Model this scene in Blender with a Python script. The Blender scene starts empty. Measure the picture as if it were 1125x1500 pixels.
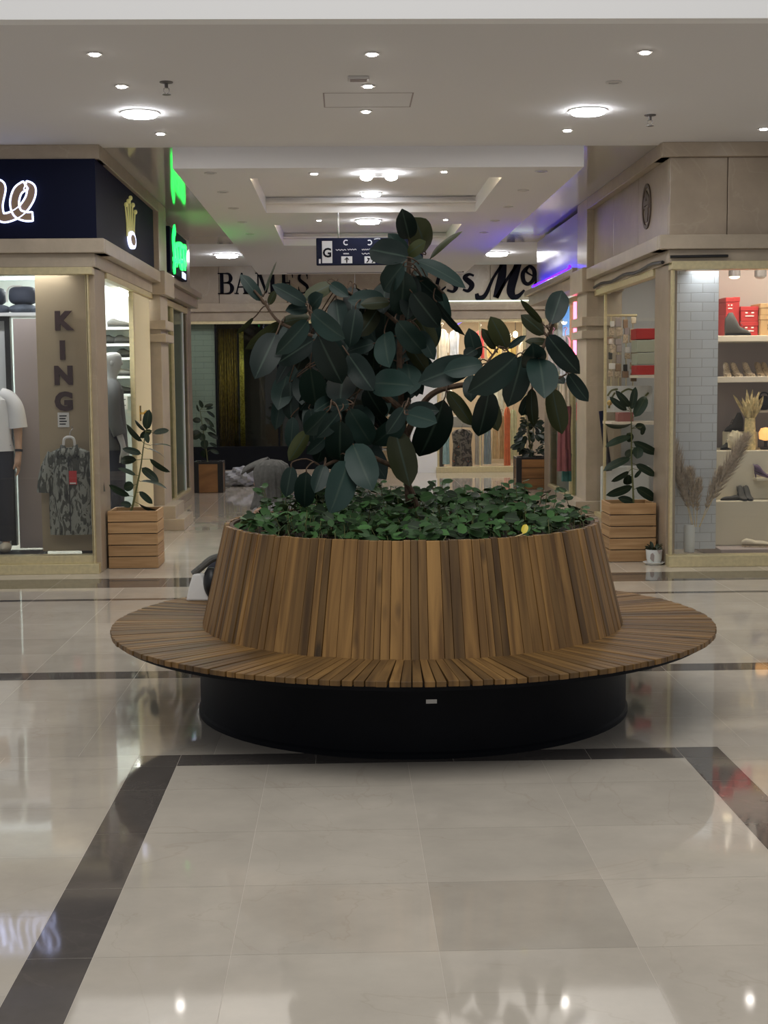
import bpy, math, random
from mathutils import Vector, Matrix
rnd = random.Random(7)
S = bpy.context.scene
COL = S.collection
PI = math.pi
H = 1.65                      # eye height of the camera
V = Vector

# ------------------------------------------------------------------ camera
FPX = 2080.0
YAW, PITCH, ROLL = math.radians(1.531), math.radians(5.287), math.radians(0.5)
fw = V((math.sin(YAW)*math.cos(PITCH), math.cos(YAW)*math.cos(PITCH), -math.sin(PITCH)))
rt = fw.cross(V((0, 0, 1))).normalized(); up = rt.cross(fw)
rt2 = rt*math.cos(ROLL) - up*math.sin(ROLL); up2 = rt*math.sin(ROLL) + up*math.cos(ROLL)
cam_d = bpy.data.cameras.new('camera'); cam = bpy.data.objects.new('camera', cam_d); COL.objects.link(cam)
cam.matrix_world = Matrix(((rt2.x, up2.x, -fw.x, 0), (rt2.y, up2.y, -fw.y, 0), (rt2.z, up2.z, -fw.z, H), (0, 0, 0, 1)))
cam_d.sensor_fit = 'HORIZONTAL'; cam_d.sensor_width = 36; cam_d.lens = 36*FPX/1125
cam_d.clip_start = 0.05; cam_d.clip_end = 200
S.camera = cam

def at(px, py, Y):
    """survey helper: the point of the place at distance Y seen in a photo direction"""
    d = fw + rt2*((px-562.5)/FPX) - up2*((py-750)/FPX)
    return V((0, 0, H)) + d*(Y/d.y)

# ------------------------------------------------------------------ materials
def nt(m): return m.node_tree.nodes, m.node_tree.links
def mat(name, col, rough=0.5, metal=0.0, emit=None, es=0.0, noise=0.0, nscale=8.0, spec=0.5, coat=0.0, bump=0.0, stretch=None):
    m = bpy.data.materials.new(name); m.use_nodes = True
    n, l = nt(m); b = n['Principled BSDF']
    b.inputs['Base Color'].default_value = (*col, 1); b.inputs['Roughness'].default_value = rough
    b.inputs['Metallic'].default_value = metal; b.inputs['Specular IOR Level'].default_value = spec
    b.inputs['Coat Weight'].default_value = coat
    if emit:
        b.inputs['Emission Color'].default_value = (*emit, 1); b.inputs['Emission Strength'].default_value = es
    if noise or bump:
        tc = n.new('ShaderNodeTexCoord'); mp = n.new('ShaderNodeMapping'); nz = n.new('ShaderNodeTexNoise')
        if stretch: mp.inputs['Scale'].default_value = stretch
        nz.inputs['Scale'].default_value = nscale; nz.inputs['Detail'].default_value = 5
        l.new(tc.outputs['Object'], mp.inputs[0]); l.new(mp.outputs[0], nz.inputs['Vector'])
        if noise:
            r = n.new('ShaderNodeValToRGB'); r.color_ramp.elements[0].position = .3; r.color_ramp.elements[1].position = .7
            r.color_ramp.elements[0].color = (*[c*(1-noise) for c in col], 1)
            r.color_ramp.elements[1].color = (*[min(1, c*(1+noise)) for c in col], 1)
            l.new(nz.outputs['Fac'], r.inputs[0]); l.new(r.outputs[0], b.inputs['Base Color'])
        if bump:
            bp = n.new('ShaderNodeBump'); bp.inputs['Strength'].default_value = bump; bp.inputs['Distance'].default_value = .01
            l.new(nz.outputs['Fac'], bp.inputs['Height']); l.new(bp.outputs[0], b.inputs['Normal'])
    return m

def marble(name, col, vein, rough, tone=0.0, scale=1.6, vamt=.35, vw=.012):
    """stone with cloudy mottling, thin veins and a per-slab tone"""
    m = bpy.data.materials.new(name); m.use_nodes = True
    n, l = nt(m); b = n['Principled BSDF']; b.inputs['Roughness'].default_value = rough
    tc = n.new('ShaderNodeTexCoord')
    a = n.new('ShaderNodeTexNoise'); a.inputs['Scale'].default_value = scale*2.5; a.inputs['Detail'].default_value = 8; a.inputs['Roughness'].default_value = .62
    w = n.new('ShaderNodeTexNoise'); w.inputs['Scale'].default_value = scale; w.inputs['Detail'].default_value = 6; w.inputs['Distortion'].default_value = 1.2
    l.new(tc.outputs['Object'], a.inputs['Vector']); l.new(tc.outputs['Object'], w.inputs['Vector'])
    r = n.new('ShaderNodeValToRGB'); e = r.color_ramp.elements
    e[0].position = .28; e[0].color = (*[c*.84 for c in col], 1); e[1].position = .72; e[1].color = (*[min(1, c*1.1) for c in col], 1)
    l.new(a.outputs['Fac'], r.inputs[0])
    s = n.new('ShaderNodeMath'); s.operation = 'SUBTRACT'; s.inputs[1].default_value = .5; l.new(w.outputs['Fac'], s.inputs[0])
    ab = n.new('ShaderNodeMath'); ab.operation = 'ABSOLUTE'; l.new(s.outputs[0], ab.inputs[0])
    vr = n.new('ShaderNodeMapRange'); vr.inputs[1].default_value = 0; vr.inputs[2].default_value = vw; vr.inputs[3].default_value = vamt; vr.inputs[4].default_value = 0
    l.new(ab.outputs[0], vr.inputs[0])
    mx = n.new('ShaderNodeMix'); mx.data_type = 'RGBA'; l.new(vr.outputs[0], mx.inputs['Factor']); l.new(r.outputs[0], mx.inputs['A']); mx.inputs['B'].default_value = (*vein, 1)
    out = mx.outputs['Result']
    if tone:
        at_ = n.new('ShaderNodeAttribute'); at_.attribute_name = 'tone'
        hs = n.new('ShaderNodeHueSaturation'); l.new(at_.outputs['Fac'], hs.inputs['Value']); l.new(out, hs.inputs['Color']); out = hs.outputs[0]
    l.new(out, b.inputs['Base Color'])
    return m

def wood(name, dark, light, rough=.45, scale=(14, 14, 1.2), coat=0.0):
    """plank wood: long grain, knots, and a 'tone' value carried by each plank"""
    m = bpy.data.materials.new(name); m.use_nodes = True
    n, l = nt(m); b = n['Principled BSDF']; b.inputs['Roughness'].default_value = rough; b.inputs['Coat Weight'].default_value = coat
    b.inputs['Coat Roughness'].default_value = .25
    u = n.new('ShaderNodeUVMap'); mp = n.new('ShaderNodeMapping'); mp.inputs['Scale'].default_value = scale
    nz = n.new('ShaderNodeTexNoise'); nz.inputs['Scale'].default_value = 1.0; nz.inputs['Detail'].default_value = 7; nz.inputs['Distortion'].default_value = .6
    at_ = n.new('ShaderNodeAttribute'); at_.attribute_name = 'tone'
    l.new(u.outputs[0], mp.inputs[0]); l.new(mp.outputs[0], nz.inputs['Vector'])
    r = n.new('ShaderNodeValToRGB'); e = r.color_ramp.elements
    e[0].position = .3; e[0].color = (*dark, 1); e[1].position = .68; e[1].color = (*light, 1)
    l.new(nz.outputs['Fac'], r.inputs[0])
    kn = n.new('ShaderNodeTexVoronoi'); kn.inputs['Scale'].default_value = 1.0; k2 = n.new('ShaderNodeMapping'); k2.inputs['Scale'].default_value = (5, 1.7, 1)
    l.new(u.outputs[0], k2.inputs[0]); l.new(k2.outputs[0], kn.inputs['Vector'])
    kr = n.new('ShaderNodeMapRange'); kr.inputs[1].default_value = .05; kr.inputs[2].default_value = .11; kr.inputs[3].default_value = .45; kr.inputs[4].default_value = 1
    l.new(kn.outputs['Distance'], kr.inputs[0])
    mu = n.new('ShaderNodeMath'); mu.operation = 'MULTIPLY'; l.new(at_.outputs['Fac'], mu.inputs[0]); l.new(kr.outputs[0], mu.inputs[1])
    hs = n.new('ShaderNodeHueSaturation'); l.new(mu.outputs[0], hs.inputs['Value']); l.new(r.outputs[0], hs.inputs['Color'])
    l.new(hs.outputs[0], b.inputs['Base Color'])
    return m

def leafmat(name, top, under, rib, rough=.35, coat=.3, spec=.5):
    """two-faced leaf: upper side, paler under side, pale midrib along the blade"""
    m = bpy.data.materials.new(name); m.use_nodes = True
    n, l = nt(m); b = n['Principled BSDF']; b.inputs['Roughness'].default_value = rough
    b.inputs['Coat Weight'].default_value = coat; b.inputs['Coat Roughness'].default_value = .3; b.inputs['Specular IOR Level'].default_value = spec
    g = n.new('ShaderNodeNewGeometry'); u = n.new('ShaderNodeUVMap'); sp = n.new('ShaderNodeSeparateXYZ'); l.new(u.outputs[0], sp.inputs[0])
    at_ = n.new('ShaderNodeAttribute'); at_.attribute_name = 'tone'
    mx = n.new('ShaderNodeMix'); mx.data_type = 'RGBA'; mx.inputs['A'].default_value = (*top, 1); mx.inputs['B'].default_value = (*under, 1)
    l.new(g.outputs['Backfacing'], mx.inputs['Factor'])
    hs = n.new('ShaderNodeHueSaturation'); l.new(at_.outputs['Fac'], hs.inputs['Value']); l.new(mx.outputs['Result'], hs.inputs['Color'])
    ab = n.new('ShaderNodeMath'); ab.operation = 'ABSOLUTE'; l.new(sp.outputs['X'], ab.inputs[0])
    mr = n.new('ShaderNodeMapRange'); mr.inputs[1].default_value = .03; mr.inputs[2].default_value = .1; mr.inputs[3].default_value = .75; mr.inputs[4].default_value = 0
    l.new(ab.outputs[0], mr.inputs[0])
    m2 = n.new('ShaderNodeMix'); m2.data_type = 'RGBA'; l.new(mr.outputs[0], m2.inputs['Factor']); l.new(hs.outputs[0], m2.inputs['A']); m2.inputs['B'].default_value = (*rib, 1)
    l.new(m2.outputs['Result'], b.inputs['Base Color'])
    return m

def glassmat(name, tint=(1, 1, 1), refl=.1, rough=.0, k=1.0):
    m = bpy.data.materials.new(name); m.use_nodes = True
    n, l = nt(m); n.remove(n['Principled BSDF']); o = n['Material Output']
    t = n.new('ShaderNodeBsdfTransparent'); t.inputs[0].default_value = (*tint, 1)
    g = n.new('ShaderNodeBsdfGlossy'); g.inputs['Roughness'].default_value = rough
    fr = n.new('ShaderNodeFresnel'); fr.inputs[0].default_value = 1.5
    ml = n.new('ShaderNodeMath'); ml.operation = 'MULTIPLY_ADD'; ml.inputs[1].default_value = k; ml.inputs[2].default_value = refl; ml.use_clamp = True
    l.new(fr.outputs[0], ml.inputs[0])
    mx = n.new('ShaderNodeMixShader'); l.new(ml.outputs[0], mx.inputs[0]); l.new(t.outputs[0], mx.inputs[1]); l.new(g.outputs[0], mx.inputs[2])
    l.new(mx.outputs[0], o.inputs['Surface'])
    return m

def brickmat(name, c1, mortar, bw, bh, rough=.4):
    m = bpy.data.materials.new(name); m.use_nodes = True
    n, l = nt(m); b = n['Principled BSDF']; b.inputs['Roughness'].default_value = rough
    u = n.new('ShaderNodeUVMap'); br = n.new('ShaderNodeTexBrick')
    br.inputs['Color1'].default_value = (*c1, 1); br.inputs['Color2'].default_value = (*[c*.93 for c in c1], 1); br.inputs['Mortar'].default_value = (*mortar, 1)
    br.inputs['Scale'].default_value = 1; br.inputs['Mortar Size'].default_value = .003; br.inputs['Brick Width'].default_value = bw; br.inputs['Row Height'].default_value = bh
    br.inputs['Mortar Smooth'].default_value = .3
    l.new(u.outputs[0], br.inputs['Vector']); l.new(br.outputs['Color'], b.inputs['Base Color'])
    bp = n.new('ShaderNodeBump'); bp.inputs['Strength'].default_value = .5; bp.inputs['Distance'].default_value = .006; bp.invert = True
    l.new(br.outputs['Fac'], bp.inputs['Height']); l.new(bp.outputs[0], b.inputs['Normal'])
    return m

def camomat(name, cols, scale, rough=.8, stretch=(1, 1, .35)):
    m = bpy.data.materials.new(name); m.use_nodes = True
    n, l = nt(m); b = n['Principled BSDF']; b.inputs['Roughness'].default_value = rough
    tc = n.new('ShaderNodeTexCoord'); mp = n.new('ShaderNodeMapping'); mp.inputs['Scale'].default_value = stretch
    nz = n.new('ShaderNodeTexNoise'); nz.inputs['Scale'].default_value = scale; nz.inputs['Detail'].default_value = 6; nz.inputs['Distortion'].default_value = 1.5
    l.new(tc.outputs['Object'], mp.inputs[0]); l.new(mp.outputs[0], nz.inputs['Vector'])
    r = n.new('ShaderNodeValToRGB'); r.color_ramp.interpolation = 'CONSTANT'; e = r.color_ramp.elements
    k = len(cols)
    while len(e) < k: e.new(.5)
    for i, c in enumerate(cols): e[i].position = 0 if i == 0 else .36+.28*(i-1)/max(1, k-2); e[i].color = (*c, 1)
    l.new(nz.outputs['Fac'], r.inputs[0]); l.new(r.outputs[0], b.inputs['Base Color'])
    return m

M = dict(
    tile=marble('polished_beige_marble', (.565, .51, .43), (.36, .28, .2), .05, tone=1, scale=.8, vamt=.2, vw=.004),
    band=marble('polished_dark_stone', (.115, .102, .092), (.2, .17, .15), .05, tone=1, scale=2, vamt=.15),
    grout=mat('pale_grout', (.62, .56, .48), .5),
    wallstone=marble('beige_wall_marble', (.40, .328, .25), (.52, .45, .36), .3, tone=1, scale=1.1, vamt=.25),
    cornice=marble('cornice_marble', (.46, .39, .30), (.62, .54, .44), .28, scale=1.5, vamt=.1),
    paint=mat('ceiling_paint', (.73, .715, .71), .8), white=mat('white_paint', (.9, .9, .9), .6),
    film=mat('stretch_ceiling_film', (.5, .47, .44), .07, spec=.6),
    gold=mat('brushed_gold', (.70, .61, .37), .35, .45, noise=.08, nscale=30), brass=mat('brass', (.8, .6, .25), .2, 1),
    navy=mat('navy_sign_panel', (.004, .006, .022), .6, spec=.12), black=mat('black_plastic', (.012, .012, .014), .4),
    blackmet=mat('black_metal', (.006, .007, .010), .5, 0, noise=.15, nscale=6, spec=.12), steel=mat('steel', (.6, .6, .6), .25, 1),
    glass=glassmat('shop_glass', (.98, .985, .98), .01, k=.5), sideglass=glassmat('side_shop_glass', (.985, .99, .985), .0, k=.13), darkglass=glassmat('dark_glass', (.88, .9, .86), .0, k=.6), bayglass=glassmat('bay_glass', (.8, .82, .78), .0, k=.25),
    slat=wood('bench_slat_wood', (.115, .055, .013), (.33, .18, .052), .5, (22, 1.6, 1), 0),
    pine=wood('pine_board', (.34, .19, .08), (.53, .335, .165), .5, (2.0, 26, 1)),
    darkpine=wood('walnut_board', (.16, .075, .025), (.32, .16, .055), .45, (2.0, 20, 1)),
    soil=mat('potting_soil', (.03, .02, .013), .95, noise=.5, nscale=60, bump=.6),
    bark=mat('bark', (.10, .062, .038), .8, noise=.35, nscale=40, bump=.4), stem=mat('green_stem', (.12, .13, .045), .6, noise=.2, nscale=30),
    leaf=leafmat('rubber_leaf', (.016, .035, .029), (.042, .05, .018), (.05, .078, .06), .42, 0, .3),
    leaf2=leafmat('young_rubber_leaf', (.014, .032, .018), (.05, .06, .02), (.06, .07, .035), .45, 0, .35),
    ivy=leafmat('ivy_leaf', (.038, .10, .026), (.08, .12, .04), (.06, .12, .04), .55, 0, .3),
    yellow=leafmat('yellow_leaf', (.75, .6, .06), (.7, .55, .06), (.8, .7, .2), .5, 0),
    brick=brickmat('white_brick', (.70, .745, .79), (.44, .46, .48), .21, .083), brick2=brickmat('pale_green_brick', (.50, .62, .59), (.3, .37, .35), .30, .1),
    grayfab=mat('grey_ribbed_cloth', (.13, .127, .115), .9, noise=.15, nscale=60), graytarp=mat('grey_tarp', (.36, .37, .40), .5, noise=.2, nscale=9),
    skin=mat('skin', (.55, .33, .22), .5), hair=mat('dark_hair', (.02, .012, .01), .6), coatfab=mat('grey_coat_cloth', (.30, .29, .29), .9),
    jeans=mat('dark_trousers', (.03, .032, .045), .9), shoe=mat('black_shoe', (.02, .02, .02), .4),
    camo=camomat('camo_shirt', [(.02, .021, .018), (.075, .078, .065), (.30, .31, .27), (.045, .04, .028)], 18),
    red=mat('red_card', (.55, .03, .03), .5), redbox=mat('red_shoe_box', (.42, .03, .03), .55), brownbox=mat('brown_card_box', (.42, .27, .13), .7),
    paper=mat('white_paper', (.8, .79, .76), .8), cream=mat('cream_lacquer', (.74, .68, .54), .4), shelfw=mat('cream_shelf', (.78, .70, .58), .45),
    greywall=mat('pale_grey_wall', (.56, .58, .59), .7), tealwall=mat('pale_teal_wall', (.62, .68, .67), .7), mauve=mat('mauve_wall', (.36, .31, .30), .8),
    panel=mat('beige_display_panel', (.43, .345, .225), .45, noise=.05, nscale=3), darkwall=mat('dark_shop_wall', (.03, .032, .03), .6),
    goldcloth=mat('gold_sequin_cloth', (.26, .19, .03), .35, .6, noise=.7, nscale=50, stretch=(1, 1, .3)),
    stoneblk=mat('black_stacked_stone', (.035, .035, .04), .6, noise=.5, nscale=18, bump=.8, stretch=(1, 1, 3)),
    mannq=mat('grey_mannequin', (.34, .34, .33), .45), mann2=mat('tan_mannequin', (.5, .31, .2), .5), tee=mat('white_tee', (.78, .78, .78), .9), dshoe=mat('charcoal_suede', (.06, .06, .058), .8),
    beigeshoe=mat('beige_leather', (.52, .42, .3), .5, noise=.45, nscale=70), whiteshoe=mat('cream_leather', (.6, .54, .42), .45), purple=mat('purple_suede', (.10, .06, .12), .6),
    pampas=mat('pampas_plume', (.50, .42, .33), .95, noise=.25, nscale=40), straw=mat('straw', (.72, .58, .30), .9, noise=.3, nscale=30), vasew=mat('white_ceramic', (.72, .75, .75), .35),
    ivory=mat('ivory_cloth', (.72, .65, .48), .9), signink=mat('dark_letter', (.005, .005, .011), .7, spec=.1), kingink=mat('dark_red_letter', (.05, .02, .02), .5),
    lens=mat('lamp_lens', (1, 1, 1), .4, emit=(.93, .95, 1), es=60), spotl=mat('spot_lens', (1, 1, 1), .4, emit=(1, .95, .88), es=45),
    dim=mat('unlit_lens', (.5, .5, .5), .3), warm=mat('warm_bulb', (1, 1, 1), .4, emit=(1, .75, .4), es=40), ring=mat('lamp_ring', (.62, .6, .58), .4),
    neonw=mat('neon_white_blue', (1, 1, 1), .4, emit=(.5, .58, 1), es=3.2), neong=mat('neon_green', (.1, 1, .2), .4, emit=(.01, 1, .09), es=3.2),
    neonb=mat('blue_led', (.1, .1, 1), .4, emit=(.014, 0, 1), es=26), neonp=mat('pink_neon', (1, .3, .4), .4, emit=(1, .12, .22), es=5), blues=mat('blue_lit_panel', (.2, .4, .9), .4, emit=(.15, .4, 1), es=1.6),
    cove=mat('cove_led', (1, .8, .5), .4, emit=(1, .78, .5), es=28), tubew=mat('white_tube', (1, 1, 1), .4, emit=(.9, .97, 1), es=1.4), tubeb=mat('bright_white_tube', (1, 1, 1), .4, emit=(1, .98, .9), es=25), warm2=mat('warm_spot_lens', (1, 1, 1), .4, emit=(1, .8, .5), es=4), underglow=mat('under_glow_led', (1, 1, 1), .4, emit=(.75, 1, .85), es=2.2),
    bronze=mat('letter_bronze', (.30, .2, .13), .5), emblemm=mat('dark_bronze', (.09, .06, .045), .5), sprk=mat('dull_steel', (.16, .15, .15), .4, .5), gsign=mat('wayfinding_blue', (.010, .013, .034), .6, spec=.12), gwhite=mat('sign_white', (.62, .64, .68), .5), gold2=mat('crown_gold', (.65, .6, .25), .35, .3, emit=(.6, .55, .2), es=.25),
    crownw=mat('lit_white_oval', (.9, .9, .9), .4, emit=(.6, .65, 1), es=1.6), screen=mat('lit_notice', (.8, .8, .9), .4, emit=(.6, .7, 1), es=1.3),
)

# ------------------------------------------------------------------ mesh building
class MB:
    def __init__(s): s.v = []; s.f = []; s.uv = []; s.tone = []; s.mi = []
    def add(s, vs, fs, uv=None, tone=1.0, mi=0):
        o = len(s.v); s.v += [V(p) for p in vs]; s.uv += (uv if uv else [None]*len(vs))
        for f in fs: s.f.append([o+i for i in f]); s.tone.append(tone); s.mi.append(mi)
    def box(s, x0, x1, y0, y1, z0, z1, tone=1.0, mi=0):
        p = [(x, y, z) for z in (z0, z1) for y in (y0, y1) for x in (x0, x1)]
        s.add(p, [(0, 2, 3, 1), (4, 5, 7, 6), (0, 1, 5, 4), (2, 6, 7, 3), (0, 4, 6, 2), (1, 3, 7, 5)], None, tone, mi); return s
    def hexa(s, p, uv=None, tone=1.0):           # p: bottom 4 ccw, top 4 ccw
        s.add(p, [(3, 2, 1, 0), (4, 5, 6, 7), (0, 1, 5, 4), (1, 2, 6, 5), (2, 3, 7, 6), (3, 0, 4, 7)], uv, tone); return s
    def lathe(s, prof, c=(0, 0, 0), n=24, a0=0, a1=2*PI, tone=1.0, wob=None, closed=True):
        vs = []; fs = []; k = len(prof); full = abs(a1-a0-2*PI) < 1e-6; m = n if full else n+1
        for i in range(m):
            a = a0+(a1-a0)*i/n
            for r, z in prof:
                rr = r*(wob(a, z) if wob else 1); vs.append((c[0]+rr*math.cos(a), c[1]+rr*math.sin(a), c[2]+z))
        for i in range(n):
            j = (i+1) % m
            for q in range(k-1): fs.append((i*k+q, j*k+q, j*k+q+1, i*k+q+1))
        s.add(vs, fs, None, tone); return s
    def tube(s, pts, rad, n=8, cap=True, tone=1.0, flat=1.0):
        pts = [V(p) for p in pts]; k = len(pts)
        if not isinstance(rad, (list, tuple)): rad = [rad]*k
        vs = []; fs = []; ref = None
        for i, p in enumerate(pts):
            d = (pts[min(i+1, k-1)]-pts[max(i-1, 0)]); d = d.normalized() if d.length > 1e-9 else V((0, 0, 1))
            if ref is None: ref = V((0, 0, 1)) if abs(d.z) < .9 else V((1, 0, 0))
            u = (ref-d*ref.dot(d)).normalized(); w = d.cross(u); ref = u
            for q in range(n):
                a = 2*PI*q/n; vs.append(p+u*(rad[i]*math.cos(a))+w*(rad[i]*flat*math.sin(a)))
        for i in range(k-1):
            for q in range(n): r = (q+1) % n; fs.append((i*n+q, i*n+r, (i+1)*n+r, (i+1)*n+q))
        if cap: fs.append(tuple(range(n-1, -1, -1))); fs.append(tuple((k-1)*n+q for q in range(n)))
        s.add(vs, fs, None, tone); return s
    def loft(s, rings, cap=True, tone=1.0):
        n = len(rings[0]); vs = [p for r in rings for p in r]; fs = []
        for i in range(len(rings)-1):
            for q in range(n): r = (q+1) % n; fs.append((i*n+q, i*n+r, (i+1)*n+r, (i+1)*n+q))
        if cap: fs.append(tuple(range(n-1, -1, -1))); k = len(rings)-1; fs.append(tuple(k*n+q for q in range(n)))
        s.add(vs, fs, None, tone); return s
    def ell(s, c, rx, ry, rz, n=16, m=10, tone=1.0, fn=None):
        rings = []
        for i in range(1, m):
            t = PI*i/m; rr = []
            for q in range(n):
                a = 2*PI*q/n; p = V((math.sin(t)*math.cos(a), math.sin(t)*math.sin(a), -math.cos(t)))
                if fn: p = fn(p)
                rr.append(V((c[0]+rx*p.x, c[1]+ry*p.y, c[2]+rz*p.z)))
            rings.append(rr)
        s.loft(rings, True, tone); return s
    def build(s, name, m, parent=None, world=False, smooth=35, bevel=0, solid=0):
        me = bpy.data.meshes.new(name); off = parent.location if (world and parent) else V((0, 0, 0))
        me.from_pydata([tuple(p-off) for p in s.v], [], s.f); me.validate(clean_customdata=False)
        ms = m if isinstance(m, (list, tuple)) else [m]
        for q in ms: me.materials.append(q)
        if len(me.polygons) == len(s.f):
            me.polygons.foreach_set('material_index', s.mi)
            a = me.attributes.new('tone', 'FLOAT', 'FACE'); a.data.foreach_set('value', s.tone)
        if any(u is not None for u in s.uv):
            L = me.uv_layers.new(name='UVMap')
            for lp in me.loops:
                u = s.uv[lp.vertex_index]
                if u is not None: L.data[lp.index].uv = u
        if smooth:
            me.polygons.foreach_set('use_smooth', [True]*len(me.polygons)); me.set_sharp_from_angle(angle=math.radians(smooth))
        me.update()
        o = bpy.data.objects.new(name, me); COL.objects.link(o)
        if parent: o.parent = parent
        if bevel:
            b = o.modifiers.new('bevel', 'BEVEL'); b.width = bevel; b.segments = 2; b.limit_method = 'ANGLE'
        if solid:
            b = o.modifiers.new('solid', 'SOLIDIFY'); b.thickness = solid; b.offset = 0
        return o

def B(*a, **k): return MB().box(*a, **k)
def tag(o, label=None, cat=None, group=None, kind=None):
    if label: o['label'] = label
    if cat: o['category'] = cat
    if group: o['group'] = group
    if kind: o['kind'] = kind
    return o
def thing(name, label, cat, loc=(0, 0, 0), rz=0, group=None):
    o = bpy.data.objects.new(name, None); COL.objects.link(o); o.location = loc; o.rotation_euler = (0, 0, rz); o.empty_display_size = .1
    return tag(o, label, cat, group)
def struct(name, mb, m, label=None, cat=None, parent=None, **k):
    o = mb.build(name, m, parent, **k)
    if not parent: tag(o, label, cat, None, 'structure')
    return o
def dup(root, loc, rz=0, label=None, group=None, scale=None):
    r = root.copy(); COL.objects.link(r); r.location = loc; r.rotation_euler = (0, 0, rz)
    if scale: r.scale = (scale,)*3
    if label: r['label'] = label
    if group: r['group'] = group
    for ch in list(root.children):
        c = ch.copy(); COL.objects.link(c); c.parent = r
        for g in list(ch.children):
            d = g.copy(); COL.objects.link(d); d.parent = c
    return r

def catmull(pts, n=6):
    P = [V(p) for p in pts]; out = []
    for i in range(len(P)-1):
        a = P[max(i-1, 0)]; b = P[i]; c = P[i+1]; d = P[min(i+2, len(P)-1)]
        for k in range(n):
            t = k/n; out.append(.5*((2*b)+(c-a)*t+(2*a-5*b+4*c-d)*t*t+(3*b-a-3*c+d)*t**3))
    out.append(P[-1]); return out
def stroke(mb, pts, w, org, U, Vv, depth, smooth=6, closed=False):
    """brush stroke in the (U,V) plane: 3D ribbon of varying width, returns its two borders"""
    p3 = [(a[0], a[1], (w if not isinstance(w, (list, tuple)) else w[i])) for i, a in enumerate(pts)]
    c = catmull(p3, smooth) if smooth else [V(p) for p in p3]
    N = U.cross(Vv); Lp = []; Rp = []
    for i, p in enumerate(c):
        d = c[min(i+1, len(c)-1)]-c[max(i-1, 0)]; t = V((d.x, d.y)); t = t.normalized() if t.length > 1e-9 else V((1, 0)); nn = V((-t.y, t.x))
        for lst, sg in ((Lp, .5), (Rp, -.5)):
            q = V((p.x, p.y))+nn*(p.z*sg); lst.append(org+U*q.x+Vv*q.y)
    k = len(Lp); vs = Lp+Rp+[q+N*depth for q in Lp]+[q+N*depth for q in Rp]; fs = []
    for i in range(k-1):
        fs += [(i, i+1, k+i+1, k+i), (2*k+i, 3*k+i, 3*k+i+1, 2*k+i+1), (i, 2*k+i, 2*k+i+1, i+1), (k+i, k+i+1, 3*k+i+1, 3*k+i)]
    fs += [(0, k, 3*k, 2*k), (k-1, 3*k-1, 4*k-1, 2*k-1)]
    mb.add(vs, fs); return [q+N*depth for q in Lp], [q+N*depth for q in Rp]
def poly(mb, pts, org, U, Vv, depth):
    N = U.cross(Vv); a = [org+U*p[0]+Vv*p[1] for p in pts]; k = len(a)
    mb.add(a+[q+N*depth for q in a], [tuple(range(k-1, -1, -1)), tuple(range(k, 2*k))]+[(i, (i+1) % k, k+(i+1) % k, k+i) for i in range(k)])
def textmesh(mb, s, size, org, U, Vv, depth, bold=0.0):
    c = bpy.data.curves.new('t', 'FONT'); c.body = s; c.size = size; c.extrude = depth/2; c.offset = bold; c.align_x = 'CENTER'; c.resolution_u = 3
    o = bpy.data.objects.new('t', c); COL.objects.link(o); dg = bpy.context.evaluated_depsgraph_get(); dg.update()
    me = o.evaluated_get(dg).to_mesh(); N = U.cross(Vv)
    vs = [org+U*v.co.x+Vv*v.co.y+N*(v.co.z+depth/2) for v in me.vertices]; fs = [tuple(p.vertices) for p in me.polygons]
    mb.add(vs, fs); o.evaluated_get(dg).to_mesh_clear(); bpy.data.objects.remove(o); bpy.data.curves.remove(c)
XU, ZU = V((1, 0, 0)), V((0, 0, 1))

def leaf(mb, base, tip, W, nrm, fold=.18, droop=.12, rows=9, cols=4, tone=1.0, acum=1.0, wave=0.0, heart=0.0):
    base, tip = V(base), V(tip); ax = tip-base; L = ax.length; a = ax/L
    n = nrm-a*nrm.dot(a); n = n.normalized() if n.length > 1e-6 else a.orthogonal().normalized(); s = a.cross(n)
    vs = []; uv = []
    for i in range(rows+1):
        t = i/rows; w = (1-abs(2*t**.95-1)**2.3)**.62 if 0 < t < 1 else 0
        if t > .86 and acum: w *= 1-.6*acum*(t-.86)/.14
        if heart and t < .3: w = max(w, .75*heart*(.35+t*2))
        w = max(w, .03)*W/2
        for q in range(-cols//2, cols//2+1):
            x = q/(cols/2); z = fold*abs(x)*w + wave*w*math.sin(t*9+x*2)
            vs.append(base+a*(L*t-(heart*.12*L*abs(x) if heart and t < .1 else 0))+s*(x*w)+n*(z+droop*L*(4*t*(1-t))*.5)); uv.append((x, t))
    c = cols+1
    mb.add(vs, [(i*c+q, i*c+q+1, (i+1)*c+q+1, (i+1)*c+q) for i in range(rows) for q in range(cols)], uv, tone)

def skinmesh(name, verts, edges, radii, m, parent, root=0, sub=2):
    """one continuous surface grown around a skeleton (Skin + Subdivision)"""
    me = bpy.data.meshes.new(name); me.from_pydata(verts, edges, [])
    o = bpy.data.objects.new(name, me); COL.objects.link(o)
    sk = o.modifiers.new('skin', 'SKIN'); sk.use_smooth_shade = True
    if not me.skin_vertices: me.attributes  # layer is made by the modifier
    for i, r in enumerate(radii):
        d = me.skin_vertices[0].data[i]; r = r if isinstance(r, tuple) else (r, r); d.radius = r; d.use_root = (i == root)
    ss = o.modifiers.new('sub', 'SUBSURF'); ss.levels = sub; ss.render_levels = sub
    dg = bpy.context.evaluated_depsgraph_get(); dg.update()
    nm = bpy.data.meshes.new_from_object(o.evaluated_get(dg)); bpy.data.objects.remove(o)
    nm.name = name; nm.materials.clear(); nm.materials.append(m); nm.polygons.foreach_set('use_smooth', [True]*len(nm.polygons))
    r = bpy.data.objects.new(name, nm); COL.objects.link(r); r.parent = parent; return r

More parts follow.
